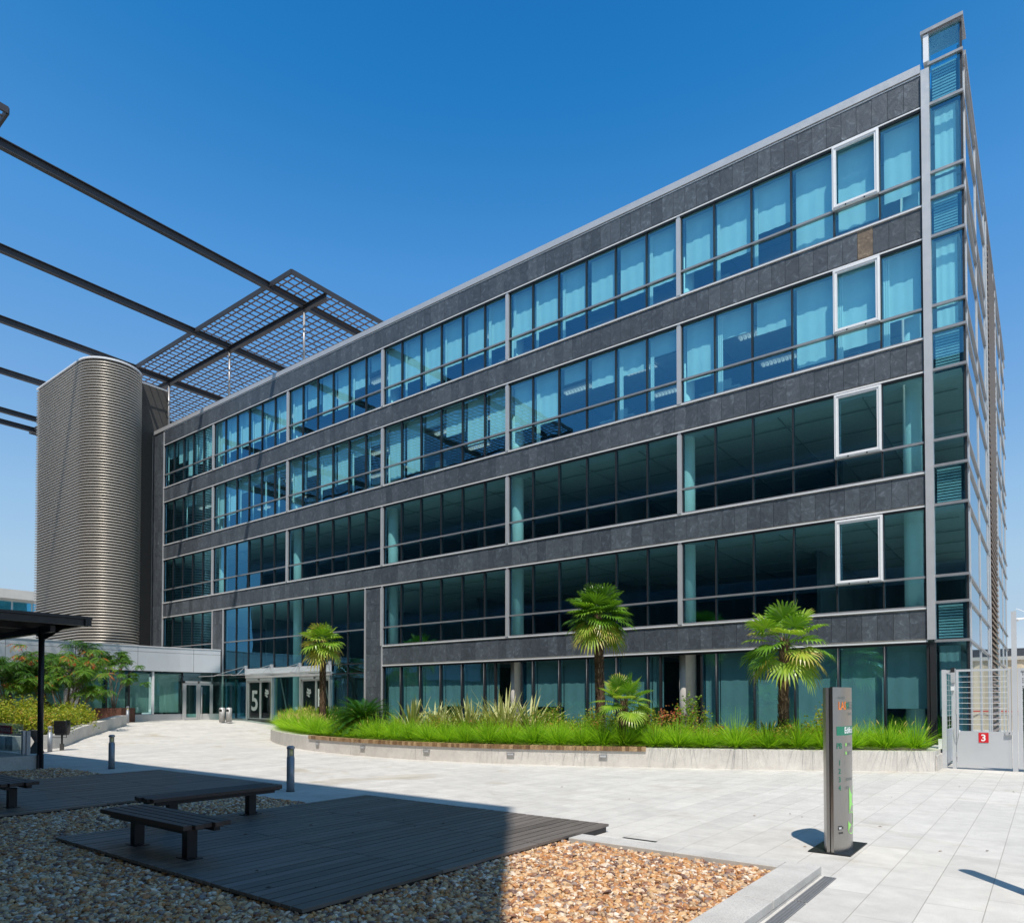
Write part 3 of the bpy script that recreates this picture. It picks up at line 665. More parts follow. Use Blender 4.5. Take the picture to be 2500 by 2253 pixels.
tc = t.nodes.new('ShaderNodeTexCoord'); nn = noise(t, 1.6, 5, .65, tc.outputs['Object'], .8)
c = mix(t, c, ramp(t, nn, [(.3, (.74, .66, .62)), (.7, (1.26, 1.13, 1.04))]), 1.0, 'MULTIPLY'); t.links.new(c, b.inputs['Base Color']); b.inputs['Roughness'].default_value = .5
M['pebbles'] = pm
def pebbles_gn(o):
    ng = bpy.data.node_groups.new('pebbles', 'GeometryNodeTree'); ng.interface.new_socket('Geometry', in_out='INPUT', socket_type='NodeSocketGeometry'); ng.interface.new_socket('Geometry', in_out='OUTPUT', socket_type='NodeSocketGeometry')
    n, l = ng.nodes, ng.links; gi = n.new('NodeGroupInput'); go = n.new('NodeGroupOutput'); jn = n.new('GeometryNodeJoinGeometry'); l.new(gi.outputs[0], jn.inputs[0])
    vars_ = n.new('GeometryNodeGeometryToInstance')
    for s in range(5):
        ic = n.new('GeometryNodeMeshIcoSphere'); ic.inputs['Radius'].default_value = 1; ic.inputs['Subdivisions'].default_value = 3
        sp = n.new('GeometryNodeSetPosition'); nz = n.new('ShaderNodeTexNoise'); nz.noise_dimensions = '4D'; nz.inputs['Scale'].default_value = .8; nz.inputs['W'].default_value = s*7.3; nz.inputs['Detail'].default_value = 1.5
        vm = n.new('ShaderNodeVectorMath'); vm.operation = 'SUBTRACT'; vm.inputs[1].default_value = (.5, .5, .5); l.new(nz.outputs['Color'], vm.inputs[0])
        v2 = n.new('ShaderNodeVectorMath'); v2.operation = 'SCALE'; v2.inputs['Scale'].default_value = 1.5; l.new(vm.outputs[0], v2.inputs[0]); l.new(ic.outputs[0], sp.inputs[0]); l.new(v2.outputs[0], sp.inputs['Offset'])
        ss = n.new('GeometryNodeSetShadeSmooth'); l.new(sp.outputs[0], ss.inputs[0]); sm = n.new('GeometryNodeSetMaterial'); sm.inputs['Material'].default_value = pm; l.new(ss.outputs[0], sm.inputs[0]); l.new(sm.outputs[0], vars_.inputs[0])
    for dens, seed, smin, smax, zo in ((1500, 1, .011, .019, .002), (800, 5, .015, .028, .012), (70, 9, .025, .036, .016)):
        dp = n.new('GeometryNodeDistributePointsOnFaces'); dp.inputs['Density'].default_value = dens; dp.inputs['Seed'].default_value = seed; l.new(gi.outputs[0], dp.inputs['Mesh'])
        ip = n.new('GeometryNodeInstanceOnPoints'); l.new(dp.outputs['Points'], ip.inputs['Points']); l.new(vars_.outputs[0], ip.inputs['Instance']); ip.inputs['Pick Instance'].default_value = True
        rr_ = n.new('FunctionNodeRandomValue'); rr_.data_type = 'FLOAT_VECTOR'; rr_.inputs['Min'].default_value = (-.5, -.5, 0); rr_.inputs['Max'].default_value = (.5, .5, 6.283); rr_.inputs['Seed'].default_value = seed
        sc = n.new('FunctionNodeRandomValue'); sc.data_type = 'FLOAT_VECTOR'; sc.inputs['Min'].default_value = (smin*.9, smin*.65, smin*.45); sc.inputs['Max'].default_value = (smax*1.25, smax, smax*.75); sc.inputs['Seed'].default_value = seed+3
        l.new(rr_.outputs['Value'], ip.inputs['Rotation']); l.new(sc.outputs['Value'], ip.inputs['Scale'])
        sp = n.new('GeometryNodeSetPosition'); tr = n.new('GeometryNodeTranslateInstances'); rz = n.new('FunctionNodeRandomValue'); rz.data_type = 'FLOAT_VECTOR'; rz.inputs['Min'].default_value = (0, 0, zo-.006); rz.inputs['Max'].default_value = (0, 0, zo+.012); rz.inputs['Seed'].default_value = seed+5
        l.new(ip.outputs[0], tr.inputs[0]); l.new(rz.outputs['Value'], tr.inputs['Translation']); tr.inputs['Local Space'].default_value = False; l.new(tr.outputs[0], jn.inputs[0])
    l.new(jn.outputs[0], go.inputs[0]); md = o.modifiers.new('pebbles', 'NODES'); md.node_group = ng
pebbles_gn(gb)

k = MB(); 
for a, b in ((-1.86, -.62), (-.614, .40)): k.box(a, b, -15.16, -14.87, -.1, .09)
ke = thing('granite_kerb', 'raised pale granite kerb round the corner of the sunlit gravel', 'kerb', (.56, -15, 0))
k.build('back_course', 'granite', ke, bevel=.006)
k = MB(); k.box(.406, .714, -15.16, -14.87, .02, .09).box(.41, .716, -16.3, -15.164, .02, .092).box(.41, .714, -17.6, -16.304, .02, .09).box(.41, .716, -19.4, -17.604, .02, .09).box(.41, .714, -25.5, -19.404, .02, .09).build('coping', 'granite', ke, bevel=.006)
B(.43, .713, -25.5, -14.872, -.1, .018).build('kerb_foot', 'granite', ke)
s1 = MB(); s1.box(-16.3, -1.9, -15.12, -14.86, -.1, -.001).box(-18, -16.0, -26, -14.86, -.1, .0)
struct('kerb_paving', s1, 'granite')
s = B(.75, .845, -15.88, -14.91, .001, .006); dr_ = thing('drain_grate', 'grey slotted drain grate beside the kerb corner, the farther of two', 'drain', (.8, -15.4, 0), 'drain grates beside the kerb')
def grate(y0, y1, par):
    m = MB(); y = y0
    B(.745, .85, y0, y1, .0005, .002).build('channel', 'darkframe', par)
    while y < y1-.006: m.box(.752, .843, y, y+.006, .002, .009); y += .0135
    for x in (.748, .775, .800, .825, .843): m.box(x, x+.005, y0, y1, .002, .0095)
    m.build('bars', 'midframe', par)
grate(-15.88, -14.91, dr_)
dr2 = thing('drain_grate', 'grey slotted drain grate beside the kerb, the nearer and longer of two', 'drain', (.8, -17, 0), 'drain grates beside the kerb'); grate(-19.9, -15.91, dr2)
tag(B(-1.60, -1.175, -14.40, -14.35, .0005, .004).build('slot_drain', 'darkframe'), 'short rusty slot drain in the pale paving beyond the sunlit gravel', 'slot drain')

def deck(x0, y0, x1, y1, label, loc):
    D = thing('timber_deck', label, 'deck', loc, 'square timber decks on the gravel'); m = MB(); n = 32; w = (x1-x0)/n; L = (y1-y0)/3
    for j in range(3):
        for i in range(n):
            a, b = y0+j*L+.004, y0+(j+1)*L-.004
            m.box(x0+i*w+.009, x0+(i+1)*w-.009, a, b, .072+U(-.0012, .0012), .10+U(-.0015, .0015), random.random())
    m.build('deck_boards', 'deck', D)
    B(x0+.03, x1-.03, y0+.03, y0+.08, -.1, .071).box(x0+.03, x1-.03, y1-.08, y1-.03, .0, .071).box(x0+.03, x0+.08, y0+.08, y1-.08, -.1, .071).box(x1-.08, x1-.03, y0+.08, y1-.08, -.1, .071).box(x0+.1, x1-.1, y0+1.5, y0+1.56, -.1, .07).build('deck_frame', 'steel', D)
    return D
deck(-6.36, -18.63, -1.90, -14.17, 'dark timber deck in front, its right corner in the sun', (-4.1, -16.4, 0))
deck(-13.20, -18.60, -8.66, -14.14, 'dark timber deck farther left, wholly in the shade', (-10.9, -16.4, 0))

def bench(cx, cy, L, rz, label, zb=.10, first=None):
    if first: return dup(first, (cx, cy, zb), label, rz)
    t = thing('bench', label, 'bench', (0, 0, 0), 'backless slatted benches on the decks')
    m = MB(); w = .48/5
    for i in range(5):
        m.box(-L/2+(.0 if i % 2 else .03), L/2-(.0 if i % 2 else .035), -.24+i*w+.006, -.24+(i+1)*w-.006, .325, .37, random.random())
    m.build('seat', 'benchwood', t, bevel=.004)
    B(-L/2+.1, L/2-.1, -.16, -.10, .275, .324).box(-L/2+.1, L/2-.1, .10, .16, .275, .324).build('seat_rail', 'steel', t)
    for x in (-.53, .53):
        lg = B(x-.05, x+.05, -.05, .05, .006, .274).build('leg', 'steel', t); MB().box(x-.12, x+.12, -.07, .07, 0, .008).tube([(x-.09, 0, .008), (x-.09, 0, .022)], .012, 6).tube([(x+.09, 0, .008), (x+.09, 0, .022)], .012, 6).build('foot_plate', 'steel', lg)
    t.location = (cx, cy, zb); t.rotation_euler.z = rz; return t
b0 = bench(-4.70, -18.26, 1.78, 0, 'nearest slatted bench, at the front left corner of the near deck')
bench(-6.06, -16.95, 1.78, R(90), 'slatted bench bridging the gravel gap between the two decks', first=b0)
bench(-9.85, -18.12, 1.78, 0, 'slatted bench cut by the left edge of the picture, on the far deck', first=b0)

# ---------------------------------------------------------------- steel totem
TT = thing('information_totem', 'tall brushed steel information totem with floor numbers, standing on the pale paving', 'totem', (.55, -13.48, 0))
ya, yb, tc0 = -13.845, -13.115, .555
def tx(y): u = (y-ya)/(yb-ya)*2-1; return tc0+.035+.095*(1-u*u)
face = []
n = 24
right = [(tx(ya+(yb-ya)*i/n), ya+(yb-ya)*i/n) for i in range(n+1)]; left = [(2*tc0-x, y) for x, y in right]
MB().prism([(tc0+.005, ya+.004)]+right+[(tc0+.005, yb-.004)], .012, 1.75).build('front_shell', 'stainless', TT)
MB().prism([(tc0-.005, yb-.004)]+left[::-1]+[(tc0-.005, ya+.004)], .012, 1.745).build('back_shell', 'stainless', TT)
B(tc0-.0045, tc0+.0045, ya+.02, yb-.02, .012, 1.74).build('core', 'darkframe', TT)
B(.335, .755, -13.875, -13.03, .001, .0115).build('base_plate', 'steel', TT)
arc = [0]
for a, b in zip(right[:-1], right[1:]): arc.append(arc[-1]+math.dist(a, b))
def onshell(s, z, d=.0025):
    s = max(0, min(arc[-1]-1e-6, s)); i = max(j for j in range(n) if arc[j] <= s); t = (s-arc[i])/(arc[i+1]-arc[i]); a, b = right[i], right[i+1]
    nx, ny = (b[1]-a[1]), -(b[0]-a[0]); q = math.hypot(nx, ny); return (a[0]+(b[0]-a[0])*t+nx/q*d, a[1]+(b[1]-a[1])*t+ny/q*d, z)
def tt(body, s0, z0, size, m, name='lettering', sx=1, bold=.0012): s0 -= .05; return text(body, size*1.12, name, m, TT, lambda x, y: onshell(s0+x, z0+y), font_scale_x=sx, bold=bold)
def patch(s0, s1, z0, z1, m, d=.0016, name='printed_panel'):
    mb = MB(); k = 8; mb.strip([[onshell(s0+(s1-s0)*i/k, z0, d) for i in range(k+1)], [onshell(s0+(s1-s0)*i/k, z1, d) for i in range(k+1)]]); return mb.build(name, m, TT)
tt('PARQUE', .13, 1.625, .032, 'grayprint'); tt('LAS', .135, 1.515, .105, 'orange', sx=.8, bold=.002); tt('M', .285, 1.515, .105, 'green', sx=.8); tt('RTES', .36, 1.515, .105, 'grayprint', sx=.8)
tt('MADRID', .34, 1.455, .03, 'grayprint')
patch(.055, .66, 1.24, 1.335, 'green'); tt('Edificio 5', .245, 1.262, .082, 'white', bold=.002)
tt('PB', .10, 1.10, .078, 'green'); patch(.20, .204, 1.02, 1.16, 'grayprint')
patch(.215, .245, 1.125, 1.155, 'lime'); tt('OPEN', .30, 1.12, .045, 'grayprint'); patch(.215, .245, 1.035, 1.065, 'lime'); tt('CATT', .30, 1.03, .045, 'grayprint')
for i, d in enumerate('1234'):
    tt(d, .13, .925-i*.088, .070, 'green'); patch(.20, .203, .92-i*.088, .975-i*.088, 'grayprint')
tt('ADUANAS', .27, .755, .036, 'grayprint'); tt('GTT', .27, .667, .036, 'grayprint')
# the large pale green figure wrapping round the edge of the totem
tt('5', .30, .20, .60, 'lime', name='large_figure', bold=.02)
m = patch(.066, .128, .245, .29, 'darkframe', .002, 'wifi_mark'); tt('Wi', .126, .252, .032, 'white'); tt('Fi', .18, .252, .034, 'darkframe'); tt('zone', .125, .205, .034, 'darkframe')

# ---------------------------------------------------------------- bollards
def bollard(loc, label, m='bollard', first=None):
    if first: return dup(first, loc, label)
    t = thing('bollard_light', label, 'bollard', (0, 0, 0), 'round bollard lights around the plaza')
    MB().tube([(0, 0, 0), (0, 0, .60)], .068, 24).build('shaft', m, t, True)
    mb = MB(); mb.tube([(0, 0, .755), (0, 0, .79), (0, 0, .81)], [.070, .070, .04], 24); mb.build('cap', m, t, False)
    MB().tube([(0, 0, .60), (0, 0, .755)], .040, 16).build('lens', 'amber', t, True)
    mb = MB()
    for k_ in range(4):
        a = k_*math.pi/2+.4; mb.obox((.060*math.cos(a), .060*math.sin(a), .6), (.060*math.cos(a), .060*math.sin(a), .757), .014, .014, up=(1, 0, 0))
    mb.tube([(0, 0, .60), (0, 0, .635)], [.068, .052], 20); mb.build('cage', m, t)
    MB().tube([(0, 0, 0), (0, 0, .008)], .076, 20).build('foot_ring', 'steel', t)
    t.location = loc; return t
bo = bollard((-8.36, -14.18, 0), 'grey-blue bollard light nearest the camera, at the shade edge right of the benches')
bollard((-15.34, -14.23, 0), 'grey-blue bollard light in the shade, farther left behind the gravel', first=bo)
wb = bollard((-22.95, -12.86, 0), 'white-looking bollard light in the sun beside the litter bin', first=bo)
bollard((-32.25, -6.35, .56), 'small far bollard light past the end of the curved wall', first=bo)

# ---------------------------------------------------------------- planting bed with its curved wall
outer = [(.32, -3.14), (-.68, -3.79), (-3.04, -5.10), (-5.44, -6.18), (-7.03, -6.88), (-9.07, -7.60), (-10.8, -7.93), (-12.46, -8.03), (-14.7, -7.88), (-16.9, -7.49), (-19.1, -6.73), (-21.2, -5.80), (-23.1, -4.75), (-24.5, -3.70), (-25.35, -2.85), (-25.7, -2.1), (-25.55, -1.45), (-24.9, -1.0), (-23.6, -.75), (-22.0, -.65)]
def smooth(p, k=5):
    o = []
    for i in range(len(p)-1):
        p0 = p[max(i-1, 0)]; p1 = p[i]; p2 = p[i+1]; p3 = p[min(i+2, len(p)-1)]
        for j in range(k):
            t = j/k; o.append(tuple(.5*((2*p1[q])+(-p0[q]+p2[q])*t+(2*p0[q]-5*p1[q]+4*p2[q]-p3[q])*t*t+(-p0[q]+3*p1[q]-3*p2[q]+p3[q])*t**3) for q in (0, 1)))
    return o+[p[-1]]
oc = smooth(outer)
def inset(p, d, flip=1):
    o = []
    for i in range(len(p)):
        a = p[max(i-1, 0)]; b = p[min(i+1, len(p)-1)]; tx_, ty_ = b[0]-a[0], b[1]-a[1]; q = math.hypot(tx_, ty_) or 1
        o.append((p[i][0]+flip*ty_/q*d, p[i][1]-flip*tx_/q*d))
    return o
ic = inset(oc, .42)
def wtop(x, y): return .46+(G(x)+max(0, y+3.9)*.10 if x < -21 else 0)
PL = thing('planter_wall', 'long curved granite retaining wall with a timber seat edge, round the palm bed', 'planter wall', (-12, -7, 0))
w = MB(); n_ = len(oc)
for i in range(n_-1):
    a, b, c_, d = oc[i], oc[i+1], ic[i+1], ic[i]; za, zb_ = wtop(*a), wtop(*b); w.face([(*a, -.05), (*b, -.05), (*b, zb_), (*a, za)][::-1]); w.face([(*a, za), (*b, zb_), (*c_, zb_), (*d, za)]); w.face([(*d, .1), (*c_, .1), (*c_, zb_), (*d, za)])
w.face([(*oc[0], -.05), (*oc[0], .46), (.32, -.3, .46), (.32, -.3, -.05)]); w.face([(*oc[0], .46), (*ic[0], .46), (.0, -.3, .46), (.32, -.3, .46)])
w.build('wall', 'concrete_wall', PL)
jm = MB()
for i in range(4, n_-1, 7):
    x, y = oc[i]; a, b = oc[i-1], oc[i+1]; tx_, ty_ = b[0]-a[0], b[1]-a[1]; q = math.hypot(tx_, ty_); nx_, ny_ = -ty_/q, tx_/q
    jm.obox((x+nx_*.0, y+ny_*.0, 0), (x+nx_*.0, y+ny_*.0, .455), .006, .006, up=(tx_, ty_, 0))
jm.build('wall_joint', 'midframe', PL)
B(.325, .36, -3.05, -.4, 0, .36).build('wall_step', 'concrete_wall', PL) 
# timber seat edge
dense = smooth(outer, 60); sb = MB(); cum = 0; last = dense[0]
for p, q in zip(dense[:-1], dense[1:]):
    cum += math.dist(p, q)
    if -16.9 < p[0] < -5.40 and cum >= .085:
        cum = 0; a = Vector((*last, 0)); b = Vector((*q, 0)); d = (b-a).normalized(); nn_ = Vector((-d.y, d.x, 0))
        if nn_.y > 0: nn_ = -nn_
        s_ = a+d*.003; e_ = b-d*.003; c_ = random.random()
        pts = [s_-nn_*.18, e_-nn_*.18, e_+nn_*.035, s_+nn_*.035]
        sb.prism([(v_.x, v_.y) for v_ in pts], .463, .49, c_); sb.prism([(v_.x, v_.y) for v_ in (s_+nn_*.008, e_+nn_*.008, e_+nn_*.035, s_+nn_*.035)], .385, .4625, c_); last = q
    elif not (-16.9 < p[0] < -5.40): last = q; cum = 0
sb.build('timber_seat', 'seatwood', PL)
for (x, y) in ((-16.18, -7.66), (-13.64, -8.0), (-11.04, -7.97), (-8.58, -7.45), (-6.36, -6.60)):
    j = min(range(len(dense)-1), key=lambda i: math.dist(dense[i], (x, y))); a = Vector((*dense[j], 0)); b = Vector((*dense[j+1], 0)); d = (b-a).normalized(); nn_ = Vector((-d.y, d.x, 0))
    if nn_.y > 0: nn_ = -nn_
    o_ = MB().obox(a-d*.10+nn_*.02+Vector((0, 0, .255)), a+d*.10+nn_*.02+Vector((0, 0, .255)), .05, .085).build('wall_light', 'midframe', PL)
    MB().obox(a-d*.075+nn_*.047+Vector((0, 0, .25)), a+d*.075+nn_*.047+Vector((0, 0, .25)), .006, .045).build('light_lens', 'silver', o_)
so_ = [p for p in ic]+[(0, -.3)]
struct('planting_soil', MB().prism(so_, .1, .40), 'soil')

def blades(mb, base, n, h, spread, lean=(0, 0), w=.006, rad=.12, seg=3, tones=(0, 1), droop=.5, zf=None):
    for i in range(n):
        a = U(0, math.tau); r = rad*math.sqrt(random.random()); L = h*U(.6, 1.12); sp = spread*random.random()**.7
        bx, by, bz = base[0]+math.cos(a)*r, base[1]+math.sin(a)*r, base[2]; a2 = a+U(-.6, .6); dx, dy = math.cos(a2)*sp+lean[0], math.sin(a2)*sp+lean[1]; pts = []
        for s in range(seg+1):
            t = s/seg; out_ = L*(t*.55+t*t*.45); z_ = bz+L*(t*(1-.25*sp)-droop*sp*t*t*.75)
            if zf is not None and z_ < zf: z_ = zf+(z_-zf)*.15; out_ *= .8
            pts.append((bx+dx*out_, by+dy*out_, z_))
        ax = U(0, math.tau); sx, sy_ = math.cos(ax), math.sin(ax); tone = U(*tones)
        nb = len(mb.v)
        for s, p in enumerate(pts):
            ww = w*(1-(s/seg)**2*.9)*.5; mb.v.append((p[0]+sx*ww, p[1]+sy_*ww, p[2])); mb.v.append((p[0]-sx*ww, p[1]-sy_*ww, p[2]))
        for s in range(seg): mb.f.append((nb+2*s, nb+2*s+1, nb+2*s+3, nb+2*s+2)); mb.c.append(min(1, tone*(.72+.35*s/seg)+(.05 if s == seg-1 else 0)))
gm = MB(); acc = 0
lines = [inset(oc, .60), inset(oc, 1.0), inset(oc, 1.5)]
for li, ln in enumerate(lines):
    cum = 0; step = .3+li*.2
    for i in range(len(ln)-1):
        p, q = ln[i], ln[i+1]; L = math.dist(p, q); parts = max(1, int(L/.1))
        for s_ in range(parts):
            cum += L/parts
            if cum < step: continue
            px, py = p[0]+(q[0]-p[0])*s_/parts, p[1]+(q[1]-p[1])*s_/parts
            if py > -1.2 or px > .12 or (li and math.dist((px, py), (-15.4, -6.3)) < 1.4): continue
            cum = 0; step = U(.50, .72); o_ = oc[i]; dx, dy = o_[0]-px, o_[1]-py; d = math.hypot(dx, dy) or 1; near_c = math.dist((px, py), (-15.5, -6.3)) < 1.6
            far = px < -18.5; hh = U(.78, 1.02)*(.60 if near_c else 1)*(1, .90, .80)[li]; zb0 = .38+(wtop(px, py)-.46); tt_ = U(-.14, .14); W_ = .0145 if not far else .020; k_ = .72 if not far else .6
            ld = (dx/d*.03, dy/d*.03) if li == 0 else (0, 0)
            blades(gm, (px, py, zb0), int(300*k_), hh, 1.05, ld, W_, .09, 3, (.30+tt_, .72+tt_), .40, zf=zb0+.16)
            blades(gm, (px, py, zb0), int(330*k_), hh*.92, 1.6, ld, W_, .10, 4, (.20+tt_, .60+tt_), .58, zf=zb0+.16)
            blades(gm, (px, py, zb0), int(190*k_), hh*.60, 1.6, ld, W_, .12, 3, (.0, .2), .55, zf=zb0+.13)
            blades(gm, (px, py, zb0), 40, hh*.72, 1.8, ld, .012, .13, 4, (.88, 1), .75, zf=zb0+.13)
            if far or px > -1.8 or random.random() < .2:
                for _ in range(14 if far else 3):
                    a = U(0, math.tau); x, y, z0 = px+math.cos(a)*U(.1, .5), py+math.sin(a)*U(.1, .4), .95+(wtop(px, py)-.46)+U(-.15, .12); gm.tube([(x, y, z0), (x+math.cos(a)*.03, y+math.sin(a)*.03, z0+.05), (x+math.cos(a)*.07, y+math.sin(a)*.07, z0+.11)], [.005, .012, .004], 5, 1.0)
gr = gm.build('fountain_grass', 'grass'); gr['kind'] = 'stuff'; print('grass faces', len(gm.f))

# palms
def fan_leaf(mb, root, az, el, pet, rad, seg=26, tone=(.3, .9), droop=.25, fold=.35):
    """one fan leaf: stalk, then a pleated half-disc of narrow blades with drooping tips"""
    d = Vector((math.cos(az)*math.cos(el), math.sin(az)*math.cos(el), math.sin(el))); r0 = Vector(root)
    hub = r0+d*pet+Vector((0, 0, -pet*pet*droop*.9)); mb.tube([r0, r0+d*pet*.5+Vector((0, 0, -.02)), hub], [.012, .009, .007], 5, tone[0]*.9, False)
    dd = (hub-(r0+d*pet*.5)).normalized(); side = dd.cross(Vector((0, 0, 1))).normalized(); up = side.cross(dd).normalized(); tl = U(-.25, .25)
    up, side = (up*math.cos(tl)+side*math.sin(tl)), (side*math.cos(tl)-up*math.sin(tl)); span = U(1.9, 2.3); t0 = U(*tone)
    for i in range(seg):
        a = (i/(seg-1)-.5)*2*span; L = rad*(1-.22*abs(a/span)**1.5)*U(.92, 1.04); e = dd*math.cos(a)+side*math.sin(a)
        pl = up*(fold*.5*abs(math.sin(a))); e = (e+pl).normalized(); cr = e.cross(up).normalized(); wd = L*1.9*span/seg*.60
        p1 = hub+e*L*.5+Vector((0, 0, -droop*L*.10)); p2 = hub+e*L*.80+Vector((0, 0, -droop*L*.42)); p3 = hub+e*L*.98+Vector((0, 0, -droop*L*(.9+U(0, .5)))); u2 = up*wd*.22*(1 if i % 2 else -1)
        tn = min(1, max(0, t0+U(-.12, .12))); mb.face([hub, p1-cr*wd*.5+u2, p1+cr*wd*.5-u2], tn); mb.face([p1-cr*wd*.5+u2, p2-cr*wd*.34, p2+cr*wd*.34, p1+cr*wd*.5-u2], tn); mb.face([p2-cr*wd*.34, p3, p2+cr*wd*.34], min(1, tn+.12))
def palm(x, y, z0, zt, rad, n, label, pet=.45, rt=.10, lean=(0, 0), low=-.75, dead=0, tone=(.25, .85), dr=(.04, .26), seg=26):
    t = thing('fan_palm', label, 'palm tree', (x, y, z0), 'fan palms in the planting bed'); m = MB(); pts = []; rr_ = []
    for i in range(9): q = i/8; pts.append((x+lean[0]*q*q+.015*math.sin(q*7), y+lean[1]*q, z0-.05+(zt-z0+.05)*q)); rr_.append(rt*(1.0-.18*q+.25*max(0, q-.8)))
    m.tube(pts, rr_, 14, .35)
    for i in range(int(650*(zt-z0)/2.5)):
        q = random.random(); z = z0+(zt-z0)*q; a = U(0, math.tau); r = rt*(1-.18*q); bx, by = x+lean[0]*q*q, y+lean[1]*q; s = U(.02, .05); o_ = U(.015, .05); h = U(.06, .16)
        c0 = Vector((bx+math.cos(a)*r*.95, by+math.sin(a)*r*.95, z)); tn = Vector((-math.sin(a), math.cos(a), 0)); ou = Vector((math.cos(a), math.sin(a), 0))
        m.face([c0-tn*s*.5, c0+tn*s*.5, c0+ou*o_+tn*s*.2+Vector((0, 0, h)), c0+ou*o_-tn*s*.2+Vector((0, 0, h))], random.random())
    m.build('trunk', 'bark', t); top = (x+lean[0], y+lean[1], zt); cr = MB()
    for i in range(n):
        q = i/(n-1); el = 1.35-(1.35-low)*q**.85; az = i*2.39996+U(-.2, .2); fan_leaf(cr, (top[0]+math.cos(az)*.05, top[1]+math.sin(az)*.05, top[2]-q*.12), az, el, pet*U(.8, 1.15), rad*U(.85, 1.08), tone=(tone[0], tone[1]) if q < .8 else (.7, 1), droop=dr[0]+dr[1]*q, seg=seg)
    cr.build('crown', 'palm', t)
    if dead:
        dm = MB()
        for k_ in range(dead):
            az = U(0, math.tau); c0 = Vector((top[0]+math.cos(az)*.28, top[1]+math.sin(az)*.28, top[2]-.5)); dm.tube([Vector(top)-Vector((0, 0, .15)), c0], .008, 4, .3, False)
            for q in range(14): dm.face([c0, c0+Vector((U(-.02, .02)-.01, U(-.02, .02), 0)), c0+Vector((U(-.10, .10), U(-.1, .1), -U(.25, .5)))], random.random())
        dm.build('dead_frond', 'bark', t)
    return t
palm(-22.13, -2.9, .42, 4.15, .62, 24, 'fan palm with a small ragged crown, before the entrance doors', .45, .14, tone=(.5, .97), dr=(.14, .34), seg=17)
palm(-7.97, -3.95, .42, 4.12, .60, 46, 'tallest fan palm with a full dense crown, left of the window bay line', .50, .145, (-.08, 0), -.72, 4, (.02, .62), (.10, .26), 25)
palm(-6.28, -5.70, .42, 1.62, .46, 20, 'small short fan palm low in the grass, right of the tallest palm', .42, .11, (.02, 0), -.35, 0, (.45, .85))
palm(-2.86, -3.75, .42, 3.10, .60, 27, 'fan palm at the right, nearest the steel totem, with a hanging dead frond', .60, .13, (.06, 0), -.75, 6, (.35, .97), (.08, .32), 21)

# cycad
t = thing('cycad', 'dark green round cycad near the left tip of the planting bed', 'cycad', (-15.4, -6.45, .42)); m = MB()
for i in range(150):
    q = i/149; az = i*2.39996; el = 1.38-1.55*q**.8; L = 1.10*U(.93, 1.05); d = Vector((math.cos(az), math.sin(az), 0)); P_ = []
    for s in range(13):
        u_ = s/12; e2 = el-u_*.95; P_.append((P_[-1] if P_ else Vector((-15.4, -6.45, .86)))+(d*math.cos(e2)+Vector((0, 0, math.sin(e2))))*(L/12))
    m.tube([P_[0], P_[6], P_[12]], [.008, .006, .003], 4, .3, False); sd = d.cross(Vector((0, 0, 1)))
    tn = U(.1, .8)
    for s in range(1, 13):
        for h_ in (0, .5):
            c0 = P_[s]*(1-h_)+P_[s-1]*h_; ln = .20*math.sin(math.pi*min(1, (s+h_)/13)*.93+.15); fw = (P_[s]-P_[s-1]).normalized()
            for sg_ in (-1, 1): e = (sd*sg_*.85+fw*.6+Vector((0, 0, .22))).normalized()*ln; m.face([c0-fw*.019, c0+fw*.019, c0+e], min(1, tn+U(-.1, .15)))
m.build('crown', 'cycad', t); MB().tube([(-15.4, -6.45, .38), (-15.4, -6.45, .84)], [.19, .15], 12).build('stem', 'bark', t)
# striped sword-leaved clumps
phl = ['striped sword-leaved clump just right of the cycad', 'lower striped sword-leaved clump, second from the cycad', 'striped sword-leaved clump in the middle of its row', 'tallest striped sword-leaved clump, below the first column niche', 'striped sword-leaved clump at the right end of its row', 'back row striped clump between the two left front ones', 'back row striped clump between the lower and middle front ones', 'back row striped clump just left of the tallest one', 'short dark-leaved clump beside the trunk of the tallest palm', 'dark spiky clump at the foot of the right palm']
for i, (x, y, h, n, tn) in enumerate(((-13.9, -5.7, 1.02, 46, (.3, 1)), (-12.75, -5.55, .85, 40, (.3, 1)), (-11.55, -5.5, .98, 50, (.3, 1)), (-10.4, -5.3, 1.18, 56, (.35, 1)), (-9.6, -5.2, 1.1, 46, (.3, .95)), (-13.3, -5.3, .95, 44, (.3, .95)), (-12.1, -5.2, .95, 44, (.3, .95)), (-10.95, -5.0, 1.05, 46, (.3, .95)), (-8.65, -4.7, .62, 26, (0, .35)), (-3.3, -3.5, .55, 26, (0, .2)))):
    t = MB(); 
    h *= 1.48; n = int(n*1.7)
    for q in range(n):
        a = U(0, math.tau); ln = U(.0, .95); L = h*U(.6, 1.12); d = Vector((math.cos(a), math.sin(a), 0)); sd = Vector((-math.sin(a), math.cos(a), 0)); b0_ = Vector((x, y, .38))+d*U(.0, .12); tone_ = U(*tn); w_ = U(.032, .056); bend = U(0, .4) if random.random() < .8 else U(.6, 1.1); rows = []
        for s in range(6):
            u_ = s/5; c0 = b0_+d*(L*ln*u_+L*bend*.35*u_**3)+Vector((0, 0, L*(u_*(1-.3*ln)-bend*.45*u_**3))); ww = w_*(1-u_**3); rows.append((c0-sd*ww, c0+d*.006, c0+sd*ww))
        nb = len(t.v)
        for r_ in rows: t.v += [tuple(p_) for p_ in r_]
        for s in range(5):
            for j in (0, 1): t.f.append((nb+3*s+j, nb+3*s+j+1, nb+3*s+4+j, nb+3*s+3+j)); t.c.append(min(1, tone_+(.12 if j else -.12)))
    tag(t.build('sword_leaf_plant', 'phormium'), phl[i], 'plant', 'sword-leaved clumps in the bed')
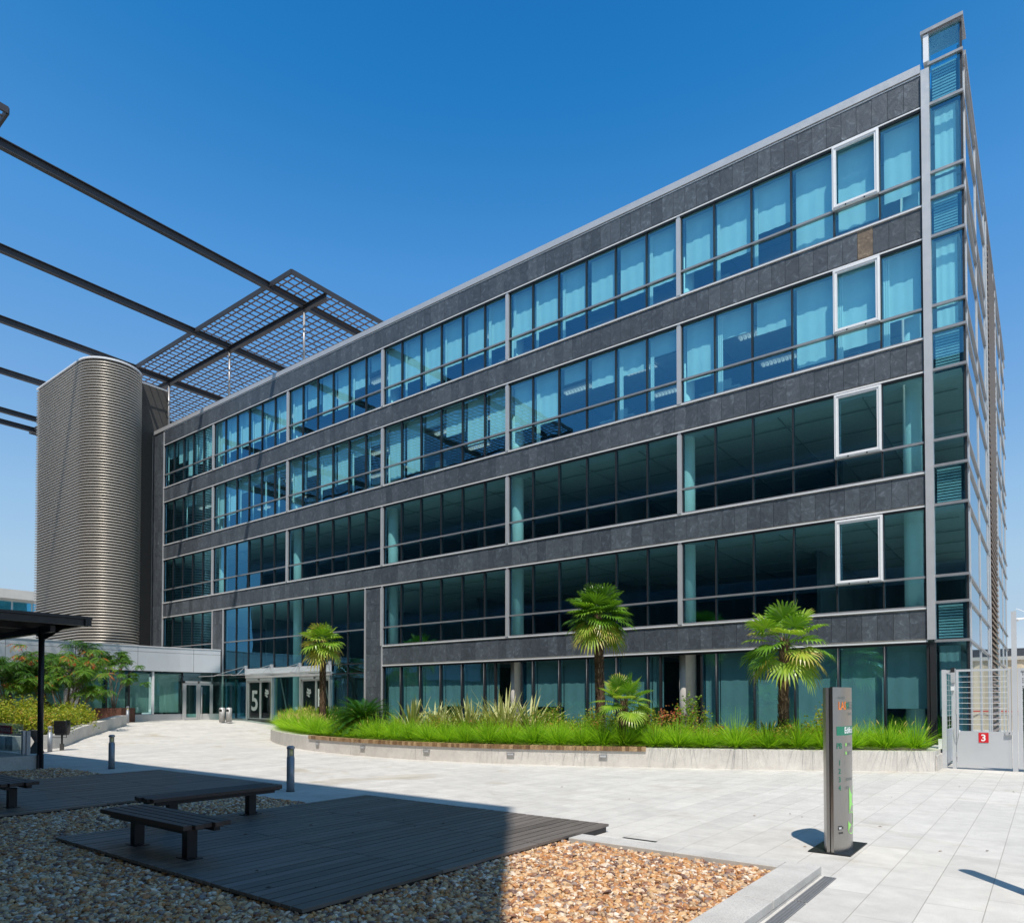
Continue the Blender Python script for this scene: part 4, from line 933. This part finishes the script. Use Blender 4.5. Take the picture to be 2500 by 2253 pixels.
# leafy shrubs
def leafcloud(mb, pts, size, tones=(0, 1), squash=1.0, up=.35):
    for p in pts:
        a = U(0, math.tau); b_ = U(-1, 1)*.9; d = Vector((math.cos(a)*math.cos(b_), math.sin(a)*math.cos(b_), math.sin(b_)*.6+up)).normalized(); s_ = d.cross(Vector((U(-1, 1), U(-1, 1), U(-.2, 1)))).normalized(); L = size*U(.7, 1.3); w_ = L*.32; P_ = Vector(p); tn = U(*tones)
        mb.face([P_, P_+d*L*.5+s_*w_, P_+d*L, P_+d*L*.5-s_*w_], tn)
def shrub(x, y, z0, r, h, n, label, m='nandina', size=.06, tones=(0, 1), name='leafy_shrub', group='leafy shrubs in the planting bed', cat='shrub'):
    t = thing(name, label, cat, (x, y, z0), group); st = MB(); lf = MB(); per = 46; ns = max(6, n//per)
    for i in range(ns):
        a = U(0, math.tau); q = math.sqrt(random.random()); tip = Vector((x+math.cos(a)*r*q, y+math.sin(a)*r*q, z0+h*U(.45, 1.0)*(1-.35*q*q))); st.tube([(x+math.cos(a)*.05, y+math.sin(a)*.05, z0-.03), ((x+tip.x)/2, (y+tip.y)/2, z0+(tip.z-z0)*.6), tuple(tip)], [.008, .006, .002], 4, .5, False)
        red = random.random() < .10; tb = U(-.15, .15)
        for k_ in range(per):
            c0 = tip+Vector((random.gauss(0, .1)*r*1.4, random.gauss(0, .1)*r*1.4, random.gauss(-.08, .12)*h)); lo, hi = (tones if not red else (.85, 1)); leafcloud(lf, [c0], size, (max(0, lo+tb), min(1, hi+tb)))
    st.build('stems', 'trunk', t); lf.build('foliage', m, t)
shr = [(-9.2, -4.9, .48, .95, 1000, 'airy green shrub right of the tallest striped clump', (.05, .8)), (-8.45, -5.2, .5, .55, 900, 'low reddish shrub in front of the airy green one', (.4, 1)), (-7.75, -5.25, .42, .62, 900, 'round lime shrub left of the small palm', (.2, .75)), (-7.35, -5.0, .40, .78, 1000, 'yellow-green shrub at the foot of the tallest palm', (.3, .8)), (-6.4, -4.4, .45, .75, 900, 'dark green shrub behind the small palm', (0, .5)), (-5.75, -4.6, .48, .70, 1100, 'bright green shrub right of the small palm', (.2, .7)), (-5.15, -4.15, .42, 1.0, 1100, 'upright lime-leaved shrub before the right column niche', (.3, .7)), (-4.55, -4.15, .5, .42, 900, 'low orange-tipped shrub right of the column niche', (.5, 1)), (-3.7, -3.95, .45, .45, 700, 'thin reddish shrub left of the right palm', (.5, 1)), (-2.75, -3.95, .35, .62, 700, 'spindly shrub round the foot of the right palm', (.3, .95)), (-1.95, -3.5, .42, .75, 800, 'pale orange-tipped shrub behind the steel totem', (.4, 1)), (-12.2, -6.3, .5, .45, 900, 'low golden shrub in front of the striped clumps', (.35, .9)), (-14.0, -6.4, .45, .42, 700, 'low lime shrub between cycad and striped clumps', (.2, .7)), (-10.2, -6.1, .55, .42, 1000, 'low yellow shrub under the tallest striped clump', (.4, .95)), (-11.3, -5.9, .5, .5, 1000, 'low green shrub between the middle and tallest striped clumps', (.1, .6)), (-12.9, -5.2, .5, .6, 1000, 'leafy green shrub behind the two left striped clumps', (.1, .6)), (-9.75, -4.4, .5, .7, 1000, 'dark leafy shrub behind the right end striped clump', (.0, .5)), (-6.9, -4.1, .45, .6, 900, 'lime shrub just right of the tallest palm trunk', (.2, .7)), (-5.0, -4.5, .4, .4, 800, 'low red-tipped shrub under the right column niche', (.6, 1))]
for x, y, r, h, n, lb, tn in shr: shrub(x, y, .42, r*1.1, h*1.3, int(n*1.5), lb, tones=tn)
t = thing('garden_spotlight', 'small grey garden spotlight between the shrubs right of the small palm', 'spotlight', (-5.95, -5.0, .40)); B(-6.03, -5.87, -5.05, -4.95, .78, .88).build('head', 'silver', t); MB().tube([(-5.95, -5.0, .38), (-5.95, -5.0, .78)], .02, 8).build('stake', 'darkframe', t)

# ---------------------------------------------------------------- gate and fence on the right
yg = -2.0
GT = thing('pedestrian_gate', 'grey metal gate with white rods and a red number 3 plate', 'gate', (1.2, yg, 0))
f = MB(); x0, x1, z0, z1 = .652, 1.722, .06, 2.36
f.box(x0, x0+.045, yg-.025, yg+.025, z0, z1).box(x1-.05, x1, yg-.025, yg+.025, z0, z1).box(x0+.045, x1-.05, yg-.025, yg+.025, z1-.05, z1).box(x0+.045, x1-.05, yg-.02, yg+.02, z0, .90).build('leaf_panel', 'graypaint', GT)
m = MB(); z = 1.06
while z < 2.28: m.tube([(x0+.04, yg, z), (x1-.04, yg, z)], .0055, 6); z += .125
m.build('rods', 'galv', GT)
B(1.085, 1.28, yg-.030, yg-.026, .64, .87).build('number_plate', 'red', GT, label='red plate with a white 3'); text('3', .215, 'gate_number', 'white', GT, lambda x, y: (1.126+x, yg-.0325, .68+y), bold=.004)
lk = B(1.60, 1.74, yg-.07, yg-.026, .83, .915).build('lock_box', 'silver', GT); MB().tube([(1.68, yg-.085, .875), (1.68, yg-.07, .875)], .012, 8).build('keyhole', 'darkframe', lk)
B(x0-.012, x0+.012, yg-.05, yg-.026, .28, .40).box(x0-.012, x0+.012, yg-.05, yg-.026, 1.30, 1.42).build('hinge', 'silver', GT)
FP = thing('fence_posts', 'pair of grey fence posts with a mesh infill left of the gate', 'fence', (.5, yg, 0))
B(.357, .447, yg-.045, yg+.045, 0, 2.36).build('post', 'graypaint', FP); B(.562, .640, yg-.04, yg+.04, 0, 2.38).build('post', 'graypaint', FP)
B(.447, .562, yg-.03, yg+.03, 2.28, 2.35).build('top_rail', 'graypaint', FP); m = MB(); z = 1.0
m2 = MB(); m2.box(.40, .43, yg+.05, -.1, .1, .92); m2.build('infill_panel', 'graypaint', FP)
while z < 2.25: m.tube([(.415, yg+.05, z), (.415, -.1, z)], .005, 5); z += .125
for y in (-1.6, -1.1, -.6): m.tube([(.415, y, .92), (.415, y, 2.3)], .005, 5)
m.build('mesh_rods', 'galv', FP); B(.40, .43, yg+.05, -.1, 2.28, 2.33).build('side_rail', 'graypaint', FP)
cl = B(.548, .632, yg-.10, yg-.045, 2.05, 2.29).build('door_closer', 'silver', FP); B(.552, .628, yg-.095, yg-.045, 2.292, 2.40).build('closer_motor', 'darkframe', cl); B(.545, .612, yg-.09, yg-.045, 1.86, 1.96).build('closer_box', 'whitealu', FP)
pts = [(.60, yg-.06, .95)]
for i in range(9): q = i/8; pts.append((.60+.12*q, yg-.07, .93-.28*math.sin(q*math.pi)))
MB().tube(pts, .006, 5).build('cable', 'galv', FP, True)
CP = thing('camera_post', 'tall grey post with a white bracket arm at the right edge', 'post', (1.785, yg, 0))
B(1.735, 1.835, yg-.05, yg+.05, 0, 3.66).build('post', 'graypaint', CP); MB().tube([(1.84, yg, 3.46), (1.90, yg, 3.48), (2.3, yg, 3.50)], [.05, .022, .022], 10).build('arm', 'white', CP, True); MB().tube([(1.80, yg, 3.66), (1.84, yg, 3.72), (1.92, yg, 3.68), (2.02, yg, 3.62), (2.2, yg, 3.60)], .007, 5).build('cable', 'white', CP, True)
G2 = thing('perforated_gate', 'perforated grey gate leaf cut by the right edge', 'gate', (2.6, yg, 0)); m = MB(); m.box(1.845, 3.4, yg-.025, yg+.025, .06, .90).box(1.845, 1.90, yg-.025, yg+.025, .9, 2.36).box(3.35, 3.4, yg-.025, yg+.025, .9, 2.36).box(1.9, 3.35, yg-.025, yg+.025, 2.30, 2.36).build('leaf_frame', 'graypaint', G2)
m = B(1.90, 3.35, yg-.005, yg+.005, .9, 2.30).build('perforated_sheet', 'graypaint', G2); h = MB()
for i in range(30):
    for j in range(30):
        if (j % 4) != 3: h.box(1.93+i*.048, 1.952+i*.048, yg-.0065, yg-.0052, .94+j*.045, .962+j*.045)
h.build('holes', 'darkframe', m)
tag(B(.275, .352, -2.05, -1.99, .46, .70).build('wall_box', 'whitealu'), 'small pale electrical box on the end of the planting bed wall', 'electrical box')

# ---------------------------------------------------------------- backgrounds on the right and left
m = MB(); n = 260; rows = [[], []]
for i in range(n): 
    x = -12+i*.25; y = 26+(.06 if (i//2) % 2 else 0); rows[0].append((x, y, 0)); rows[1].append((x, y, 3.95))
m.strip(rows); BW = thing('boundary_wall', 'beige corrugated sheet wall beyond the gate', 'wall', (20, 26, 0)); m.build('sheeting', 'beige', BW); B(-12, 53, 25.9, 26.2, 3.9, 4.1).build('wall_cap', 'plaster', BW); B(-12, 53, 25.92, 25.95, 1.02, 1.07).build('red_pipe', 'red', BW); B(-12, 53, 26.08, 26.3, 0, 3.9).build('wall_core', 'plaster', BW)
DB = thing('far_dark_building', 'low dark building far behind the beige wall', 'building', (30, 60, 0)); B(-5, 70, 60, 75, 0, 5.6).build('wall', 'darkbld', DB); B(-5.5, 70.5, 59.5, 75.5, 5.8, 6.6).build('roof', 'darkbld', DB); B(-5, 70, 59.9, 59.99, 4.3, 5.5).build('window_row', 'fascia', DB)
FB = thing('far_pale_building', 'pale flat-roofed building far left, above the canopy roof', 'building', (-100, 6, 0)); B(-130, -88.6, 2, 22, 0, 12.9).build('wall', 'plaster', FB); B(-130.5, -88, 1.4, 22, 12.91, 13.9).build('roof_slab', 'plaster', FB)
m = MB()
for i in range(14): m.box(-91.4-i*1.9, -89.7-i*1.9, 1.9, 1.99, 10.6, 12.6)
m.build('window_row', 'glass', FB); m = MB()
for i in range(10): m.box(-88.59, -88.5, 2.6+i*1.9, 4.3+i*1.9, 10.6, 12.6)
m.build('window_row', 'glass', FB)

# ---------------------------------------------------------------- canopy over the car park stairs, low wall, sign
CN = thing('stair_canopy', 'dark steel canopy on a round post at the left edge', 'canopy', (-17, -16, 0))
m = MB(); xa, xb, ya_, yb_ = -24.0, -15.25, -19.8, -14.72
m.box(xa, xb, ya_, yb_, 3.50, 3.56).build('roof_sheet', 'steel', CN)
m = MB()
for x in (-15.35, -17.2, -19.0, -20.8, -22.6): m.obox((x, ya_, 3.42), (x, yb_, 3.42), .10, .15)
for y in (-14.82, -15.36, -17.4, -19.6): m.obox((xa, y, 3.27 if y == -15.36 else 3.42), (xb+(.0 if y != -15.36 else -.5), y, 3.27 if y == -15.36 else 3.42), .10, .15)
m.build('roof_beams', 'steel', CN)
MB().tube([(-16.41, -15.36, 0), (-16.41, -15.36, 3.36)], .062, 16).build('post', 'steel', CN, True); MB().prism([(-16.46, -15.3), (-16.36, -15.3), (-16.36, -15.42), (-16.46, -15.42)], 0, .36).build('post_sleeve', 'steel', CN)
m = MB(); m.face([(-16.41, -15.36, 3.0), (-15.9, -15.0, 3.36), (-16.41, -15.36, 3.36)]); m.face([(-16.41, -15.36, 3.05), (-17.2, -15.36, 3.34), (-16.41, -15.36, 3.34)]); m.build('gusset', 'steel', CN)
LW = tag(B(-24, -16.45, -16.6, -15.40, 0, .335).build('low_wall', 'granite'), 'low granite block wall at the foot of the canopy post', 'low wall')
GB = thing('glass_balustrade', 'glass balustrade with silver posts on the low granite wall', 'balustrade', (-18, -15.5, .335))
for a, b in ((-24, -19.9), (-19.85, -17.12)): g = MB(); g.box(a, b, -15.485, -15.473, .37, 1.06); g.build('glass_panel', 'clear', GB)
for x, w_ in ((-17.06, .10), (-16.80, .07)): B(x-w_/2, x+w_/2, -15.52, -15.44, .336, .90).build('post', 'silver', GB)
SGN = thing('parking_sign', 'red car park sign on the glass balustrade, cut by the left edge', 'sign', (-18.5, -15.5, .9)); B(-19.6, -17.85, -15.500, -15.488, .80, 1.00).build('plate', 'red', SGN); text('PARKING', .155, 'lettering', 'white', SGN, lambda x, y: (-17.90+x, -15.505, .845+y), font_scale_x=1.15, align='RIGHT')

# ---------------------------------------------------------------- left curved wall, hedge, trees, bins
lw = smooth([(-24.2, -13.5), (-24.35, -12.35), (-25.2, -11.5), (-26.6, -10.55), (-28.4, -9.15), (-29.9, -7.95), (-31.1, -6.9)], 5)
li_ = inset(lw, .42, -1); w = MB()
for i in range(len(lw)-1):
    a, b, c_, d = lw[i], lw[i+1], li_[i+1], li_[i]; za, zb_ = .46+G(a[0])*1.0, .46+G(b[0])*1.0
    w.face([(*a, -.05), (*b, -.05), (*b, zb_), (*a, za)]); w.face([(*a, za), (*b, zb_), (*c_, zb_), (*d, za)]); w.face([(*d, .0), (*c_, .0), (*c_, zb_), (*d, za)])
w.face([(*lw[-1], 0), (*li_[-1], 0), (*li_[-1], .46+G(-31.1)), (*lw[-1], .46+G(-31.1))])
tag(w.build('curved_wall', 'concrete_wall'), 'curved concrete retaining wall in front of the yellow hedge', 'wall')
tag(B(-34, -24.75, -13.6, -13.2, 0, .46).build('side_wall', 'granite'), 'granite wall end behind the hourglass stand and white bollard', 'wall')
hp = [(-24.9, -13.1), (-25.0, -12.1), (-26.3, -11.1), (-27.8, -10.0), (-29.0, -9.3), (-30.2, -9.8), (-31.5, -11.5), (-31.5, -13.4)]
struct('hedge_soil', MB().prism([(x, y) for x, y in li_[::1]]+[(-35, -7.5), (-35, -13.5)], .05, .42), 'soil')
hedg = [(-25.2, -12.6, .62, .85), (-26.2, -11.7, .68, .95), (-27.2, -11.2, .75, 1.1), (-28.2, -10.2, .7, 1.1), (-26.6, -12.9, .75, 1.25), (-28.2, -12.4, .85, 1.3), (-29.2, -11.3, .85, 1.35), (-29.3, -9.6, .55, 1.0), (-30.4, -12.6, .9, 1.4), (-30.6, -10.4, .8, 1.25), (-27.6, -13.4, .8, 1.35)]
hl = ['yellow-green shrub right behind the hourglass stand', 'yellow shrub behind the black litter bag', 'golden shrub in the middle of the curved wall', 'lime shrub where the curved wall begins to narrow', 'lush lime shrub behind the canopy post', 'tall yellow shrub at the foot of the left sumac', 'airy yellow-green shrub under the middle sumac', 'last small shrub near the rusty planter box', 'tall shrub at the far left behind the glass', 'shrub deep behind the middle sumac stems', 'shrub at the extreme left edge, above the red sign']
for (x, y, r, h), lb in zip(hedg, hl): shrub(x, y, .42, r, h, 2600, lb, 'hedge', .075, (.15, .95), 'yellow_shrub', 'yellow shrubs behind the curved wall')
def sumac(x, y, z0, forks, label, tones=(.1, .8), trunk=.05, n=9, fr=.50, spread=.40):
    t = thing('sumac_tree', label, 'tree', (x, y, z0), 'sumac trees before the entrance wing'); st = MB(); lf = MB(); 
    for (tx_, ty_, tz_) in forks:
        tip = Vector((tx_, ty_, tz_)); b_ = Vector((x, y, z0)); mid = b_.lerp(tip, .5)+Vector((U(-.15, .15), U(-.15, .15), -.1)); st.tube([b_, mid, tip], [trunk, trunk*.6, trunk*.28], 6, .5, False)
        for q in range(n):
            e = tip+Vector((random.gauss(0, spread), random.gauss(0, spread), random.gauss(0, spread*.55))); st.tube([mid.lerp(tip, U(.3, .9)), e], [trunk*.25, .008], 4, .5, False); tb = U(0, .25)
            red = random.random() < (.16 if 'red seed' in label else .02)
            if red: st_ = e+Vector((0, 0, .1))
            for k_ in range(11):
                az = k_*2.4+U(-.3, .3); d = Vector((math.cos(az), math.sin(az), 0)); el = U(-.1, .7); P0 = e; L = fr*U(.75, 1.15); sd = Vector((-d.y, d.x, 0)); prev = P0; tn = U(*tones)+tb-.1
                for s in range(1, 9):
                    u_ = s/8; e2 = el-u_*1.5; cur = prev+(d*math.cos(e2)+Vector((0, 0, math.sin(e2))))*(L/8); ll = .15*math.sin(math.pi*min(1, u_*.85+.12)); fw = (cur-prev).normalized()
                    for sg_ in (-1, 1): l_ = (sd*sg_*.8+fw*.45+Vector((0, 0, -.35))).normalized()*ll; lf.face([cur-fw*.014, cur+fw*.020+l_*.5, cur+l_, cur-fw*.024+l_*.5], max(0, min(1, (.97 if red and s > 2 else tn)+U(-.08, .08))))
                    prev = cur
    st.build('trunk', 'trunk', t); lf.build('crown', 'sumac', t)
def dep(lat, d, z): # lateral offset and distance in front of the viewpoint, in metres on the ground
    return (2.39-.607*d+.795*lat, -21.76+.795*d+.607*lat, z)
def fk(lst): return [dep(*q) for q in lst]
sumac(*dep(-18.5, 29.5, .42), fk([(-19.9, 29, 2.25), (-19.1, 29.2, 2.75), (-18.5, 29.6, 3.3), (-17.9, 29.0, 2.75), (-18.9, 28.6, 2.4), (-17.7, 29.4, 2.1), (-18.2, 30.1, 3.15), (-20.3, 29.6, 2.35)]), 'broad bright green sumac tree in the sun, right of the canopy post', (.3, .9), n=15, spread=.36)
sumac(*dep(-19.45, 34.3, .95), fk([(-19.8, 34.5, 3.6), (-19.1, 34.3, 3.5), (-20.1, 34.8, 3.9), (-18.75, 34.2, 2.9), (-19.4, 35, 4.0)]), 'thin-stemmed sumac tree growing from the rusty planter box', (.15, .7), .035, n=7, fr=.38, spread=.32)
sumac(*dep(-20.6, 29.0, .42), fk([(-21.3, 29, 3.3), (-20.1, 29.4, 3.4), (-19.8, 28.8, 3.0), (-20.9, 28.3, 2.9), (-20.4, 29.6, 2.5), (-22.1, 29, 3.1)]), 'dark shaded sumac tree at the left edge, behind the canopy post', (0, .3), n=15)  # low leaf tones put the shade on this tree into its colour
sumac(*dep(-21.0, 32.8, .42), fk([(-20.6, 32.8, 3.7), (-20.0, 32.5, 4.0), (-19.6, 32.9, 3.9), (-21.6, 32.4, 3.4)]), 'dark sumac tree behind the bright one, with red seed heads', (.0, .4), n=8)
bx = dep(-19.2, 34.0, .5); CB = thing('planter_box', 'rusty steel planter box at the end of the curved wall', 'planter', (bx[0], bx[1], .5))
a_ = Vector(dep(-20.0, 33.7, 0)); b_ = Vector(dep(-18.70, 33.7, 0)); d_ = (b_-a_).normalized(); n_2 = Vector((-d_.y, d_.x, 0))
def quadp(o1, o2, w1): return [tuple((a_+d_*o1+n_2*0)[:2]), tuple((a_+d_*o2)[:2]), tuple((a_+d_*o2+n_2*w1)[:2]), tuple((a_+d_*o1+n_2*w1)[:2])]
MB().prism(quadp(0, 1.3, 1.2), .5, 1.28).build('box', 'corten', CB); m = MB()
for q in (0, .62, 1.24): m.prism([(p_[0]-n_2.x*.03, p_[1]-n_2.y*.03) for p_ in quadp(q, q+.06, .05)], .5, 1.30)
m.build('box_ribs', 'corten', CB)
cc = dep(-20.8, 33.2, 0); tag(MB().tube([(cc[0], cc[1], .4), (cc[0], cc[1], 3.1)], .32, 24).build('concrete_column', 'concrete_wall', None, True), 'round pale concrete column behind the sumac stems', 'column')
# hourglass stand, litter bin with black bag, twin bins
hx, hy = -22.5, -13.4; m = MB(); m.tube([(hx, hy, 0), (hx, hy, .36), (hx, hy, .71)], [.25, .05, .25], 4); tag(m.build('hourglass_stand', 'hourglass'), 'dark hourglass-shaped metal stand behind the canopy post', 'stand')
LB = thing('litter_bin', 'litter bin on a stalk with a shiny black bag', 'litter bin', (-23.27, -12.40, 0)); lx, ly = -23.27, -12.40
B(lx-.05, lx+.05, ly-.05, ly+.05, 0, .22).build('foot', 'hourglass', LB); MB().tube([(lx, ly, .2), (lx, ly, .5)], .03, 8).build('stalk', 'steel', LB, True)
m = MB(); ux, uy = .62, .48
def lbp(s, t_, z): return (lx+.795*s-.6*t_, ly+.6*s+.795*t_, z)
rows = []
for z, w_, dpt in ((.50, .19, .10), (.58, .215, .13), (.70, .225, .14), (.82, .235, .145), (.94, .225, .14), (.97, .22, .13)):
    rows.append([lbp(w_*math.copysign(abs(math.cos(a))**.45, math.cos(a))+U(-.008, .008), dpt*math.copysign(abs(math.sin(a))**.45, math.sin(a))+U(-.008, .008), z) for a in [i*math.tau/28 for i in range(28)]]+[None]); rows[-1][-1] = rows[-1][0]
m.strip(rows); m.face(rows[-1][:-1]); m.face(rows[0][:-1][::-1]); m.build('bag', 'black', LB, True)
m = MB()
for s in (-.235, .235): m.obox(lbp(s, -.14, .42), lbp(s, -.14, .95), .015, .015, up=(1, 0, 0))
for z in (.43, .56): m.obox(lbp(-.24, -.15, z), lbp(.24, -.15, z), .015, .015)
m.build('wire_holder', 'steel', LB)
TB = None
for i, (x, y, lb) in enumerate(((-31.17, -2.20, 'steel litter drum left of the pair by the entrance'), (-30.90, -1.98, 'steel litter drum right of the pair, with a dark slot, by the entrance'))):
    t = thing('litter_drum', lb, 'litter bin', (x, y, .57), 'steel litter drums by the entrance'); MB().tube([(x, y, .55), (x, y, 1.24)], .145, 24).build('drum', 'drum', t, True); MB().tube([(x, y, 1.24), (x, y, 1.28)], [.145, .12], 24).build('lid', 'drum', t); MB().obox((x+.0, y-.148, 1.14), (x+.13, y-.09, 1.14), .02, .12).build('slot', 'darkframe', t)

# ---------------------------------------------------------------- glass entrance canopy with stays
GC = thing('entrance_glass_canopy', 'thin overlapping glass canopy hung on steel stays over the entrance doors', 'canopy', (-29.5, -1, 3))
xs_ = [-34.6, -33.0, -31.4, -29.7, -28.0, -26.3, -24.6]
m_ = MB()
for i in range(6): B(xs_[i]-.03, xs_[i+1]+.06, -1.55, -.20, 2.955+(i % 2)*.03, 2.972+(i % 2)*.03).build('glass_sheet', 'canopy_glass', GC)
for i in range(6): MB().box(xs_[i]-.03, xs_[i+1]+.06, -1.565, -1.551, 2.945+(i % 2)*.03, 2.98+(i % 2)*.03).build('sheet_edge', 'silver', GC)
for x in (-32.36, -29.97, -27.55, -25.2):
    m = MB(); top = (x, -.16, 3.52); m.box(x-.02, x+.02, -.2, -.05, 3.2, 3.55)
    for dx_ in (-1.1, 1.1): m.tube([top, (x+dx_, -1.3, 3.0)], .011, 6)
    for dx_ in (-.5, .5): m.tube([top, (x+dx_, -.45, 3.0)], .009, 6)
    m.build('stay', 'silver', GC)
SP = thing('sign_post', 'slim post just outside the right edge, its shadow falling on the paving', 'post', (2.30, -14.56, 0)); MB().tube([(2.30, -14.56, 0), (2.30, -14.56, 1.70), (2.30, -14.56, 1.76)], [.075, .075, .03], 16).build('shaft', 'stainless', SP, True)
lm = MB()
for _ in range(70):
    x, y = (U(-6.2, -2), U(-18.5, -14.3)) if random.random() < .3 else (U(-8, 3.5), U(-14, -4.5)); z = .107 if y < -14.17 else .006; a = U(0, 6.28); L = U(.012, .035)
    if y > -8.6+abs(x+12)*.05 and x < .4: continue
    lm.face([(x-math.cos(a)*L, y-math.sin(a)*L, z), (x+math.sin(a)*L*.4, y-math.cos(a)*L*.4, z+.006), (x+math.cos(a)*L, y+math.sin(a)*L, z), (x-math.sin(a)*L*.4, y+math.cos(a)*L*.4, z+.008)], random.random())
fl = lm.build('fallen_leaves', 'bark'); fl['kind'] = 'stuff'
# ---------------------------------------------------------------- done
print('objects', len(S.objects))
